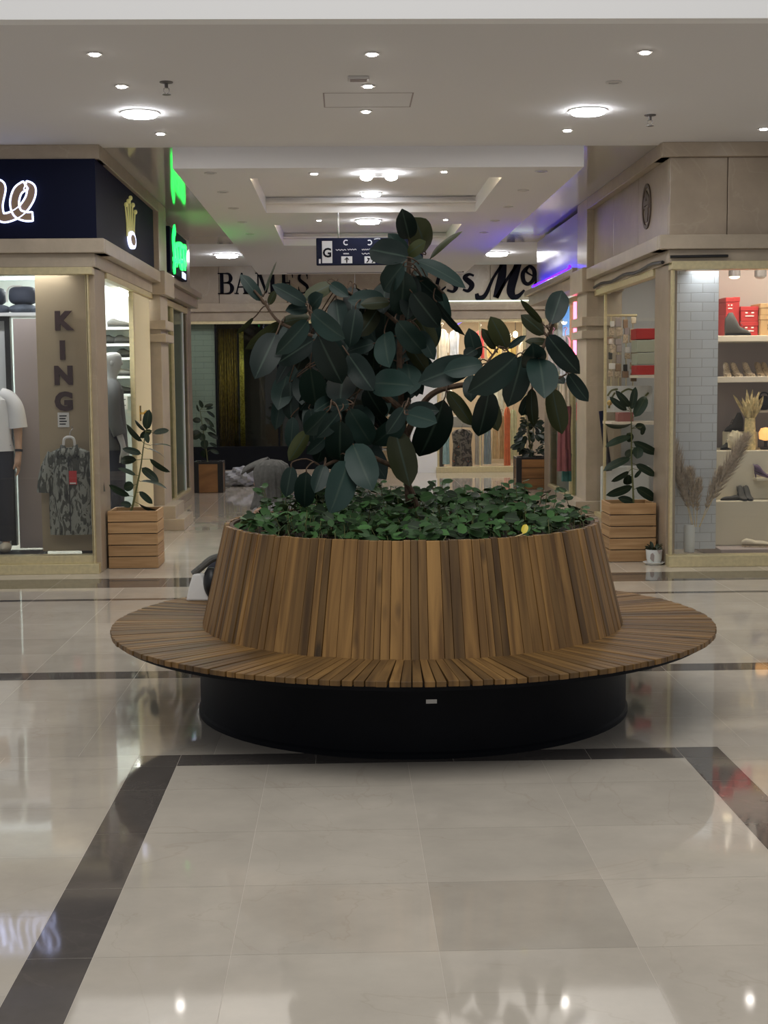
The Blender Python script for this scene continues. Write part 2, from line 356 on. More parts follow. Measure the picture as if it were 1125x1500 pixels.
# ================================================================== SETTING
# ---- floor: individually toned slabs between inlaid dark stone bands
fl = MB(); fb = MB()
def slab(x0, x1, y0, y1, tone=None, mi=0):
    g = .0009
    if tone is None: tone = rnd.choice([1, 1, 1, .97, 1.03, .94, 1.05, .9])
    fl.add([(x0+g, y0+g, 0), (x1-g, y0+g, 0), (x1-g, y1-g, 0), (x0+g, y1-g, 0)], [(0, 1, 2, 3)], None, tone, mi)
def area(x0, x1, y0, y1, dx=.589, dy=.565, ox=None, mi=0, tone=None, oy=None):
    xs = [x0]; x = (x0 if ox is None else ox)
    while x <= x0+.02: x += dx
    while x < x1-.02: xs.append(x); x += dx
    xs.append(x1); ys = [y0]; y = (y0 if oy is None else oy)
    while y <= y0+.02: y += dy
    while y < y1-.02: ys.append(y); y += dy
    ys.append(y1)
    for i in range(len(xs)-1):
        for j in range(len(ys)-1): slab(xs[i], xs[i+1], ys[j], ys[j+1], tone, mi)
colx = [-.745, -.348, .255, .836, 1.464]; rowy = [0, .59, 1.155, 1.72, 2.285, 2.85, 3.415, 3.98, 4.545, 5.11, 5.675, 6.03]
for i in range(4):
    for j in range(len(rowy)-1):
        t = {(2, 7): .84, (1, 7): 1.0, (2, 8): .97, (1, 8): 1.03, (3, 7): 1.06, (3, 8): 1.06, (0, 8): .98, (0, 7): .99, (3, 9): 1.0}.get((i, j), rnd.uniform(.98, 1.04))
        slab(colx[i], colx[i+1], rowy[j], rowy[j+1], t)
for x0, x1 in ((-.935, -.745), (1.464, 1.655)): area(x0, x1, 0, 6.03, .3, .565, mi=1, oy=.59-.565)
slab(-.935, -.745, 6.03, 6.21, 1, 1); slab(1.464, 1.655, 6.03, 6.21, 1, 1)
area(-.745, 1.464, 6.03, 6.21, .6, .5, mi=1)
area(-6, -.935, 0, 6.21, oy=.35, ox=-.935-.589*10); area(1.655, 7, 0, 6.21, oy=.35)
area(-6, 7, 6.21, 7.87, .6, .56); area(-6, 7, 7.87, 8.07, .6, .3, mi=1)
area(-6, 7, 8.07, 10.76, .6, .55); area(-6, 7, 10.76, 10.85, .6, .3, mi=1); area(-6, 7, 10.85, 11.44, .6, .6)
area(-6, 7, 11.44, 11.98, .9, .6, mi=1); area(-6, 7, 11.98, 28.6, .6, .6)
fl.add([(-6, -.5, -.0004), (7, -.5, -.0004), (7, 28.6, -.0004), (-6, 28.6, -.0004)], [(0, 1, 2, 3)], None, 1, 2)
struct('floor', fl, [M['tile'], M['band'], M['grout']], smooth=0)

# ---- ceiling of the gallery, its bulkhead to the atrium, the corridor soffit with two recessed trays
CZ, SZ = 3.65, 3.47
struct('ceiling', B(-6, 7, 8.22, 12.42, CZ, CZ+.12), M['paint'], smooth=0)
struct('trim_1', B(-6, 7, 8.1, 8.22, CZ, 6.2), M['white'], smooth=0)
tr = [(-.83, 1.44, 13.02, 15.65), (-.80, 1.39, 16.85, 19.4)]
sm = MB(); xs = [-1.45, -.83, -.80, 1.39, 1.44, 2.08]; ys = [12.4, 13.02, 15.65, 16.85, 19.4, 24.55]
for i in range(5):
    for j in range(5):
        cx, cy = (xs[i]+xs[i+1])/2, (ys[j]+ys[j+1])/2
        if any(a < cx < b and c < cy < d for a, b, c, d in tr): continue
        sm.add([(xs[i], ys[j], SZ), (xs[i], ys[j+1], SZ), (xs[i+1], ys[j+1], SZ), (xs[i+1], ys[j], SZ)], [(0, 1, 2, 3)])
sm.add([(-1.45, 12.4, SZ), (2.08, 12.4, SZ), (2.08, 12.4, CZ), (-1.45, 12.4, CZ), (-1.45, 24.55, SZ), (2.08, 24.55, SZ), (2.08, 24.55, CZ), (-1.45, 24.55, CZ)],
       [(0, 1, 2, 3), (4, 7, 6, 5), (0, 3, 7, 4), (1, 5, 6, 2)])
for a, b, c, d in tr:
    sm.add([(a, c, SZ), (b, c, SZ), (b, d, SZ), (a, d, SZ), (a, c, 3.63), (b, c, 3.63), (b, d, 3.63), (a, d, 3.63)], [(0, 1, 5, 4), (1, 2, 6, 5), (2, 3, 7, 6), (3, 0, 4, 7), (4, 5, 6, 7)])
    sm.box(a, b, d-.12, d-.1, 3.56, 3.575); sm.box(a, b, d-.1, d, 3.56, 3.565)
sm.box(-1.1, 2.0, 24.1, 24.2, SZ-.012, SZ)
struct('ceiling', sm, M['paint'], smooth=0)
flm = MB(); flm.box(-2.3, -1.45, 12.42, 21, CZ, CZ+.1); flm.box(2.08, 2.95, 12.42, 21, CZ, CZ+.1)
struct('ceiling', flm, M['film'], smooth=0)
cc = MB(); cc.box(-6, -1.45, 21, 25.5, CZ+.03, CZ+.13); cc.box(2.08, 7, 21, 25.5, CZ+.03, CZ+.13); cc.box(-1.45, 2.08, 24.55, 25.5, CZ+.03, CZ+.13)
struct('ceiling', cc, M['paint'], smooth=0)
struct('trim_2', B(-.95, 2.02, 24.12, 24.16, SZ-.016, SZ), M['blackmet'], smooth=0)
acc = MB()
for a, b, c, d in ((-.13, .505, 10.13, 10.14), (-.13, .505, 10.645, 10.655), (-.13, -.12, 10.13, 10.65), (.495, .505, 10.13, 10.65)): acc.box(a, b, c, d, CZ-.0015, CZ)
struct('trim_3', acc, M['mauve'], smooth=0)

# ---- shop facades on both sides of the corridor mouth
def facade(name, sg, Xc, far):
    X = lambda o: Xc+sg*o
    def bx(o0, o1, y0, y1, z0, z1, tone=1.0):
        a, b = sorted((X(o0), X(o1))); m.box(a, b, y0, y1, z0, z1, tone)
    def fr(o0, o1, y0, z0, z1, k, yb=12.6):          # front slabs with open joints
        w = (o1-o0)/k
        for i in range(k): bx(o0+i*w+.003, o0+(i+1)*w-.003, y0, yb, z0, z1, rnd.uniform(.92, 1.05))
    def out(nm, mt='wallstone'): struct(nm, m, M[mt], smooth=0, bevel=.006)
    m = MB(); bx(.05, 4, 12.34, 12.6, 2.64, 3.65); fr(-.02, 4, 12.3, 2.87, 3.53, 8); out(name)
    m = MB(); bx(.06, .3, 12.6, 16.0, 2.64, 3.65)
    for y0, y1 in ((12.35, 13.6), (13.6, 14.85), (14.85, 16.0)): bx(-.02, .3, y0, y1-.006, 2.87, 3.53, rnd.uniform(.95, 1.05))
    out(name)
    m = MB(); fr(-.1, 4, 12.24, 3.53, 3.65, 4); bx(-.1, .2, 12.3, 16.0, 3.53, 3.65); out('trim_7')
    m = MB(); fr(-.12, 4, 12.22, 2.75, 2.87, 4); fr(-.03, 4, 12.28, 2.635, 2.75, 4); bx(-.12, .2, 12.3, 16.72, 2.75, 2.87); bx(-.03, .2, 12.36, 16.7, 2.635, 2.75); out('trim_8', 'cornice')
    m = MB(); bx(0, .08, 12.4, 12.93, 0, 2.64); out('trim_9')                                        # corner post
    m = MB(); bx(-.02, .1, 12.93, 16.0, 0, .12); out('trim_10')
    m = MB(); bx(-.1, .3, 16.0, 16.65, 0, 3.65); bx(-.16, .25, 15.95, 16.7, 2.24, 2.34); bx(-.16, .25, 15.95, 16.7, 2.10, 2.19)   # pilaster, capital
    bx(-.17, .3, 15.9, 16.75, 2.62, 2.88); bx(-.33, .2, 15.85, 16.8, 0, .13); bx(-.23, .2, 15.9, 16.75, .13, .27); out('trim_11', 'cornice')
    q = .1 if sg < 0 else .13
    m = MB(); u = q if sg < 0 else 0; bx(-.02+u, .3, 16.65, 20.5, 2.87, 3.53); bx(.06, .3, 16.65, 20.5, 3.53, 3.65); bx(-.1+u, .2, 16.65, 21.05, 2.72, 2.86); bx(-.16+u, .2, 16.65, 21.1, 2.86, 2.94); out(name)
    m = MB(); bx(-.02+q, .12, 16.65, 20.5, 0, .1); out('trim_12')
    m = MB(); bx(q, .3, 20.5, 21, 0, 3.65); bx(.3, 4, 20.9, 21, 0, 3.65); out(name)
facade('wall_left', -1, -2.14, 21); facade('wall_right', 1, 2.82, 21)

# far facade closing the corridor
m = MB()
for i in range(6): m.box(-3.4+i*1.2+.003, -2.2+i*1.2-.003, 25.4, 25.7, 3.03, 3.8, rnd.uniform(.93, 1.05))
m.box(-6, -3.4, 25.4, 25.7, 0, 3.8); m.box(3.8, 7, 25.4, 25.7, 0, 3.8)
m.box(-3.4, 3.8, 25.28, 25.6, 2.88, 3.03); m.box(-3.4, 3.8, 25.34, 25.6, 2.72, 2.88)
m.box(-3.4, .62, 25.38, 25.5, 0, .08); m.box(3.24, 3.8, 25.38, 25.6, 0, 2.72)
struct('wall_back', m, M['wallstone'], smooth=0, bevel=.006)
struct('trim_4', B(-3.4, 3.8, 25.36, 25.45, 2.67, 2.72), M['gold'], smooth=0)
sl = MB(); sl.box(1.62, 3.24, 25.3, 25.45, 0, .1); struct('trim_5', sl, M['gold'], smooth=0, bevel=.004)
pw = MB(); pw.box(1.17, 1.64, 25.36, 25.9, 0, 2.72); struct('wall_back', pw, M['white'], smooth=0)

# shop interiors
iw = MB()
iw.box(-6, -2.25, 20.0, 20.1, 0, 3.4); iw.box(-3.9, -3.8, 12.6, 20, 0, 3.4)
iw.box(-3.8, -2.3, 15.55, 15.62, 0, 2.95)
struct('wall_left', iw, M['tealwall'], smooth=0)
struct('wall_left', B(-3.01, -2.725, 13.1, 13.16, .14, 2.24), M['mauve'], smooth=0)  # added darker piece, stands in for a brownish reflection before the bright wall
struct('ceiling', B(-6, -2.4, 12.6, 20, 2.95, 3.0), M['white'], smooth=0)
iw = MB(); iw.box(4.9, 5.0, 12.6, 20, 0, 3.4); iw.box(3.0, 6, 20.0, 20.1, 0, 3.4)
iw.box(3.0, 4.9, 16.3, 16.36, 0, 2.95)
struct('wall_right', iw, M['greywall'], smooth=0)
struct('wall_right', B(3.3, 4.9, 13.75, 13.8, 0, 2.95), M['mauve'], smooth=0)
struct('ceiling', B(3.1, 6, 12.6, 20, 2.95, 3.0), M['white'], smooth=0)
iw = MB(); iw.box(-3.4, .6, 26.9, 27.0, 0, 3.2); iw.box(.58, .66, 25.6, 28, 0, 3.2); iw.box(-3.4, -3.3, 25.5, 27, 0, 3.2)
struct('wall_back', iw, M['darkwall'], smooth=0)
iw = MB(); iw.box(.6, 3.9, 28, 28.1, 0, 3.2); iw.box(3.8, 3.9, 25.6, 28, 0, 3.2); struct('wall_back', iw, mat('dim_beige_wall', (.40, .33, .24), .7), smooth=0)
iw = MB(); iw.box(-3.4, 3.9, 25.6, 28, 2.95, 3.0); struct('ceiling', iw, M['white'], smooth=0)

# windows
def window(name, frames, panes, gm='glass', fm='gold'):
    r = thing(name, None, None); r['kind'] = 'structure'
    f = MB()
    for b in frames: f.box(*b)
    f.build('frame', M[fm], r, smooth=0, bevel=.004)
    for b in panes: B(*b).build('pane', M[gm], r, smooth=0)
    return r
def pane_front(x0, x1, y, z0, z1): return (x0, x1, y, y+.008, z0, z1)
window('window_1', [(-6, -2.14, 12.28, 12.42, 2.575, 2.635), (-2.2, -2.186, 12.34, 12.4, .08, 2.575), (-2.212, -2.206, 12.35, 12.39, .15, 2.575), (-6, -2.15, 12.3, 12.44, .0, .085), (-6, -2.2, 12.36, 12.5, .085, .155)],
       [pane_front(-4.6, -2.215, 12.37, .155, 2.575)])
window('window_2', [(-2.2, -2.12, 12.94, 14.72, .12, .16), (-2.2, -2.12, 12.94, 15.98, 2.58, 2.635), (-2.2, -2.15, 14.70, 14.74, .16, 2.58)], [(-2.17, -2.162, 12.94, 14.69, .16, 2.58)], 'sideglass')
window('window_3', [(-2.3, -2.23, 16.66, 20.5, .1, .14), (-2.3, -2.23, 18.75, 18.80, .14, 2.66), (-2.3, -2.23, 16.66, 20.5, 2.62, 2.7)], [(-2.27, -2.262, 16.66, 18.75, .14, 2.62), (-2.27, -2.262, 18.82, 20.5, .14, 2.62)], 'bayglass')
window('window_4', [(2.82, 6, 12.26, 12.4, 2.58, 2.65), (2.83, 2.855, 12.3, 12.36, .1, 2.58), (2.82, 6, 12.26, 12.42, 0, .1)], [pane_front(2.855, 4.8, 12.33, .1, 2.58)])
window('window_5', [(2.80, 2.88, 12.94, 15.98, .12, .16), (2.80, 2.88, 12.94, 15.98, 2.57, 2.635), (2.83, 2.86, 15.5, 15.53, .16, 2.57)], [(2.84, 2.848, 12.94, 15.5, .16, 2.57), (2.84, 2.848, 15.56, 15.98, .16, 2.57)], 'sideglass')
window('window_6', [(2.93, 3.01, 16.66, 20.5, .1, .14), (2.93, 3.01, 18.5, 18.55, .14, 2.66), (2.93, 3.01, 16.66, 20.5, 2.62, 2.7)], [(2.97, 2.978, 16.66, 18.5, .14, 2.62), (2.97, 2.978, 18.55, 20.5, .14, 2.62)], 'bayglass')
window('window_7', [(-3.3, .6, 25.42, 25.46, .08, .5), (-1.2, -1.16, 25.42, 25.46, .5, 2.67), (-.1, -.06, 25.42, 25.46, .5, 2.67), (-2.3, -2.27, 25.42, 25.46, .5, 2.67)], [pane_front(-3.3, .6, 25.435, .5, 2.67)], 'darkglass', 'blackmet')
window('window_8', [(1.64, 1.68, 25.4, 25.46, .1, 2.67), (3.18, 3.24, 25.4, 25.46, .1, 2.67), (2.4, 2.43, 25.4, 25.46, .1, 2.67)], [pane_front(1.68, 3.18, 25.43, .1, 2.67)])
d = struct('door_1', B(-2.2, -2.15, 14.76, 15.9, .12, 2.58), mat('lamplit_cream_door', (.80, .70, .44), .45), smooth=0, bevel=.004)  # cream door; the shop lamp's yellow light is put into its colour
kb = MB(); kb.lathe([(0, 0), (.012, 0), (.012, .04), (.03, .05), (.034, .07), (.025, .09), (0, .095)], n=16)
kb.v = [V((-2.15+p.z, 15.0+p.y, 1.33+p.x)) for p in kb.v]; kb.build('door_knob', M['brass'], d); B(-2.15, -2.145, 14.95, 15.05, 1.25, 1.41).build('knob_plate', M['brass'], d, smooth=0)

# backdrops behind the glass
def uvbox(x0, x1, y0, y1, z0, z1):
    b = B(x0, x1, y0, y1, z0, z1); b.uv = [(p.x+p.y, p.z) for p in b.v]; return b
tag(B(-2.72, -2.225, 12.72, 12.78, .155, 2.6).build('partition_screen', M['panel'], smooth=0), 'tall beige partition carrying dark letters in the left shop window', 'partition')
tag(uvbox(2.91, 3.355, 12.75, 12.83, .1, 2.6).build('brick_partition', M['brick'], smooth=0), 'white painted brick panel behind the pampas vase in the right shop window', 'partition')
tag(uvbox(-2.78, -2.29, 25.62, 25.7, .1, 2.72).build('brick_partition', M['brick2'], smooth=0), 'pale green brick panel in the far shop window at the left of the gold curtain', 'partition')
struct('wall_left', B(-2.5, -2.42, 16.7, 19.9, .1, 1.2), M['stoneblk'], smooth=0)
struct('wall_left', B(-2.85, -2.8, 16.7, 20.0, 0, 2.95), M['panel'], smooth=0)
# ================================================================== LAMPS
def lamp_proto(name, r, lens, label, ringw=.02, drop=.03):
    t = thing(name, label, 'lamp')
    b = MB(); b.lathe([(r, .0), (r+ringw, 0), (r+ringw, -.008), (r, -.008), (r, 0)], n=28); b.build('trim_ring', M['ring'], t)
    c = MB(); c.lathe([(r, 0), (r, -drop*.8), (r*.92, -drop), (0, -drop)], n=28); c.build('lens', M[lens], t); return t
big = lamp_proto('ceiling_downlight', .125, 'lens', 'large round white ceiling light at the left above the navy shop sign')
big.location = (-1.5, 10.83, CZ)
dup(big, (1.84, 10.8, CZ), 0, 'large round white ceiling light at the right towards the marble fascia')
sp = lamp_proto('recessed_spotlight', .03, 'spotl', 'small ceiling spotlight nearest the bulkhead in the left row', .018, .014)
sp.location = (-1.5, 8.91, CZ); sp['group'] = 'spotlights in the front ceiling'
for x, y, lb in ((-1.484, 9.86, 'small ceiling spotlight just in front of the large left ceiling light'), (-1.46, 11.71, 'small ceiling spotlight just behind the large left ceiling light'),
                 (.19, 8.93, 'small ceiling spotlight nearest the bulkhead in the middle row'), (.18, 9.88, 'middle one of the three small ceiling spotlights near the access panel'),
                 (.18, 10.79, 'rearmost small ceiling spotlight of the middle row behind the access panel'), (1.866, 8.9, 'small ceiling spotlight nearest the bulkhead in the right row'),
                 (1.815, 11.63, 'small ceiling spotlight just behind the large right ceiling light'), (3.40, 11.6, 'small ceiling spotlight at the far right edge above the marble fascia')):
    dup(sp, (x, y, CZ), 0, lb)
un = lamp_proto('recessed_spotlight', .035, 'dim', 'unlit spotlight in front of the large right ceiling light', .02, .004); un.location = (1.843, 9.79, CZ); un['group'] = 'spotlights in the front ceiling'
sp2 = dup(sp, (-.249, 12.70, SZ), 0, 'lit spotlight left of the twin lamp at the near edge of the corridor soffit', 'spotlights in the corridor soffit')
for x, y, lb in ((.89, 12.63, 'lit spotlight right of the twin lamp at the near edge of the corridor soffit'), (-.27, 16.35, 'lit spotlight above the hanging wayfinding sign, left end'), (1.165, 16.35, 'lit spotlight between the ceiling recesses, right of the hanging sign')):
    dup(sp2, (x, y, SZ), 0, lb, None, .8)
for y, lab in ((12.65, 'nearest'), (13.9, 'second nearest'), (15.2, 'third nearest'), (16.5, 'fourth nearest'), (17.8, 'farthest')):
    for x, sd in ((-1.15, 'left'), (1.745, 'right')):
        dup(un, (x, y, SZ), 0, f'{lab} unlit spotlight along the {sd} edge of the corridor soffit', 'spotlights in the corridor soffit')
dl = lamp_proto('corridor_downlight', .1, 'lens', 'round light inside the nearer ceiling recess'); dl.location = (.3, 15.3, 3.63); dl['group'] = 'round corridor lights'
for x, y, z, lb, s in ((.29, 16.4, SZ, 'round light between the two ceiling recesses, the brightest over the hanging sign', 1.25), (.27, 17.9, 3.63, 'round light inside the farther ceiling recess behind the hanging sign', 1.1),
                       (-1.86, 23.0, CZ+.03, 'round light over the side passage in front of the dark shop', 1.7), (2.46, 23.0, CZ+.03, 'round light over the side passage by the bright clothes shop', 1.7)):
    dup(dl, (x, y, z), 0, lb, None, s)
tw = thing('twin_lamp', 'twin headed bright emergency lamp at the near edge of the corridor soffit', 'lamp', (.32, 12.75, SZ))
B(-.09, .09, -.03, .03, -.03, 0).build('housing', M['ring'], tw, bevel=.004)
for s in (-1, 1):
    b = MB(); b.ell((s*.11, -.02, -.035), .055, .04, .03); b.build('lamp_head', M['lens'], tw)
def sprinkler(p, lb):
    t = thing('fire_sprinkler', lb, 'sprinkler', p, 0, 'fire sprinklers')
    b = MB(); b.lathe([(0, 0), (.045, 0), (.045, -.006), (.012, -.012), (.012, -.04), (0, -.04)], n=16); b.build('body', M['sprk'], t)
    c = MB(); c.tube([(-.015, 0, -.04), (-.02, 0, -.06), (0, 0, -.08)], .003, 6); c.tube([(.015, 0, -.04), (.02, 0, -.06), (0, 0, -.08)], .003, 6); c.lathe([(0, -.08), (.03, -.08), (.03, -.084), (0, -.084)], n=12); c.build('deflector', M['sprk'], t)
sprinkler((-1.17, 9.75, CZ), 'fire sprinkler hanging from the ceiling left of the middle, near the large left light'); sprinkler((2.35, 11.0, CZ), 'fire sprinkler hanging from the ceiling at the right of the large right light')
sprinkler((1.0, 24.4, SZ), 'small fire sprinkler at the far end of the corridor soffit')
vd = thing('ceiling_detector', 'small square ceiling vent in the middle row by the access panel', 'vent', (.113, 9.62, CZ)); B(-.07, .07, -.05, .05, -.02, 0).build('housing', M['ring'], vd, bevel=.004); B(-.055, .055, -.035, .035, -.024, -.02).build('grille', M['mauve'], vd, smooth=0)
for i, (a, b_, c, d_) in enumerate(tr):
    tag(B(a+.02, b_-.02, c+.02, c+.05, 3.52, 3.54).build('cove_light', M['cove'], smooth=0), f'warm light strip hidden in the near edge of the {["nearer", "farther"][i]} ceiling recess', 'light strip')

# ================================================================== SIGNS
def sgn(name, label, loc, cat='sign', group=None): return thing(name, label, cat, loc, 0, group)
def onX(px, py, X):
    d = fw + rt2*((px-562.5)/FPX) - up2*((py-750)/FPX); return V((0, 0, H)) + d*(X/d.x)
# navy board wrapping the left shop corner, glowing script and crown
nb = sgn('shop_sign', 'navy sign board wrapping the left shop corner above the glass', (-3.5, 12.24, 2.87))
mb = MB(); mb.box(-6, -2.08, 12.22, 12.30, 2.872, 3.528); mb.box(-2.16, -2.08, 12.30, 15.85, 2.872, 3.528); mb.build('board', M['navy'], nb, world=True, smooth=0)
def px2(Y): return lambda u, v: (lambda p: (p.x, p.z))(at(u, v, Y))
P = px2(12.21)
def zz(L): return [P(u/3.75, 200+v/3.75) for u, v in L]
org = V((0, 12.22, 0)); fill = MB(); neo = MB()
for L in ([(-170, 455), (-150, 330), (-120, 270), (-95, 300), (-100, 455)], [(-95, 400), (-60, 290), (-15, 262), (8, 285), (-8, 380), (8, 442), (60, 440), (120, 405), (165, 340), (172, 285), (140, 268)], [(143, 268), (100, 300), (82, 365), (98, 420), (140, 440), (182, 440)]):
    a, b = stroke(fill, zz(L), .075, org, XU, ZU, .02 + (.006 if L[0][0] == 143 else 0), 7)
    ring = a+b[::-1]+[a[0]]; neo.tube(ring, .0075, 6)
fill.build('letter', M['bronze'], nb, world=True); lo = neo.build('neon_outline', M['neonw'], nb, world=True); lo['label'] = 'white blue neon outline of the script letters'
cr = sgn('crown_emblem', 'golden five pointed crown emblem on the navy sign board side', (-2.08, 14.1, 2.95), 'emblem')
c = MB(); YU = V((0, 1, 0)); og = V((-2.075, 14.1, 2.95))
for a in (-2, -1, 0, 1, 2):
    h = .47-.05*abs(a); b0, b1 = a*.05, a*.15
    poly(c, [(b0*2-.05, .1), (b0*2+.05, .1), (b0*2.2+.02, .22), (b1+.011, h), (b1-.011, h), (b0*2.2-.02, .22)], og, YU, ZU, .012); c.ell((og.x+.012, og.y+b1, og.z+h+.02), .02, .03, .024, 10, 6)
c.build('spikes', M['gold2'], cr, world=True)
c = MB(); poly(c, [(.21*math.cos(k*PI/12), .085+.085*math.sin(k*PI/12)) for k in range(24)], og, YU, ZU, .028); c.build('oval_rim', M['crownw'], cr, world=True, smooth=0)
c = MB(); poly(c, [(.14*math.cos(k*PI/12), .085+.05*math.sin(k*PI/12)) for k in range(24)], og+V((.004, 0, 0)), YU, ZU, .028); c.build('oval_core', M['bronze'], cr, world=True, smooth=0)
# green calligraphy box sign
gb = sgn('green_sign', 'dark box sign with glowing green calligraphy on the left corridor wall', (-2.1, 17.7, 2.93))
B(-2.2, -2.02, 16.86, 18.6, 2.94, 3.47).build('box', M['navy'], gb, world=True, smooth=0, bevel=.01)
c = MB(); og = V((-2.02, 0, 0))
def zg(L): return [(lambda p: (p.y, p.z))(onX(225+u/7.9, 240+v/7.9, -2.015)) for u, v in L]
for L, w in (([(240, 750), (225, 850), (228, 950), (240, 1100), (232, 1240)], .11), ([(240, 950), (290, 930), (330, 960), (365, 980), (362, 1180)], .06), ([(262, 960), (270, 1080), (262, 1160)], .09), ([(300, 960), (305, 1140), (330, 1180)], .12), ([(335, 980), (340, 1100), (362, 1195)], .1), ([(225, 1100), (270, 1130), (330, 1120)], .05)):
    stroke(c, zg(L), w, og, YU, ZU, .02)
c.build('green_letters', M['neong'], gb, world=True)
q0, q1 = onX(267, 398, -2.015), onX(272, 410, -2.015)
B(-2.02, -2.01, q0.y, q1.y, min(q0.z, q1.z), max(q0.z, q1.z)).build('lit_notice', M['screen'], gb, world=True, smooth=0)
# hanging wayfinding sign
gs = sgn('wayfinding_sign', 'dark blue hanging direction sign with the letter G and arrows', (.29, 15.6, 3.05))
B(-.293, .867, 15.6, 15.64, 2.9, 3.195).build('board', M['gsign'], gs, world=True, bevel=.01)
c = MB()
for x in (-.05, .62): c = MB(); c.tube([(x, 15.62, 3.195), (x, 15.62, SZ)], .006, 8); c.build('hanging_rod', M['steel'], gs, world=True)
pass
og = V((0, 15.6, 0)); P = px2(15.6); wf = MB(); dk = MB(); panels = []
def rect(m, x0, y0, x1, y1, dep=.003):
    a, b = P(x0, y1), P(x1, y0); poly(m, [a, (b[0], a[1]), b, (a[0], b[1])], og, XU, ZU, dep)
for nm_, rc in (('level_panel', (472, 353, 486.5, 385.5)), ('pictogram', (500, 375.5, 516, 385.8)), ('pictogram', (534, 375.5, 549.5, 385.8)), ('pictogram', (580, 375.5, 596, 385.8))): q = MB(); rect(q, *rc); q.build(nm_, M['gwhite'], gs, world=True, smooth=0)
c0 = P(507, 355.2); 
def arc(m, cx, cy, r, a0, a1, w): stroke(m, [(cx+r*math.cos(math.radians(a)), cy+r*math.sin(math.radians(a))) for a in [a0+(a1-a0)*k/8 for k in range(9)]], w, og, XU, ZU, .003, 2)
def mk(nm_, mt, f): q = MB(); f(q); q.build(nm_, M[mt], gs, world=True, smooth=0)
mk('arrow_mark', 'gwhite', lambda q: arc(q, c0[0], c0[1], .025, 50, 310, .012)); c1_ = P(541, 355.2); mk('arrow_mark', 'gwhite', lambda q: arc(q, c1_[0], c1_[1], .025, 130, -130, .012))
for x0, x1, yy in ((492, 507, 366), (509, 522, 365.4), (530, 540, 365.5), (541, 549, 365), (503, 511, 371.5), (530, 547, 371.5), (572, 590, 366), (590, 604, 365.4), (578, 598, 371.5)):
    n = 7; mk('caption', 'gwhite', lambda q: stroke(q, [P(x0+(x1-x0)*k/n, yy+(.9 if k % 2 else -.7)) for k in range(n+1)], .006, og, XU, ZU, .003, 3))
mk('caption', 'gwhite', lambda q: stroke(q, [P(548, 350.5), P(553, 349.6), P(557, 350)], .009, og, XU, ZU, .003, 3))
mk('caption', 'gwhite', lambda q: stroke(q, [P(468.5, 379.5), P(468.5, 386)], .02, og, XU, ZU, .003, 0))
mk('level_letter', 'signink', lambda q: textmesh(q, 'G', .135, V((P(479.2, 370)[0], 15.596, P(479, 376.5)[1])), XU, ZU, .002, .004))
og = V((0, 15.596, 0))
for px0 in (508, 588): mk('arrow_glyph', 'signink', lambda q: (stroke(q, [P(px0, 385), P(px0, 378)], .012, og, XU, ZU, .002, 0), stroke(q, [P(px0-3, 380.5), P(px0, 377.2), P(px0+3, 380.5)], .01, og, XU, ZU, .0025, 0)))
mk('exit_glyph', 'signink', lambda q: stroke(q, [P(537, 384.5), P(540, 381), P(538, 378), P(542, 379.5)], .012, og, XU, ZU, .002, 2)); mk('exit_glyph', 'signink', lambda q: stroke(q, [P(544, 378), P(547, 381), P(545, 385)], .012, og, XU, ZU, .002, 2))
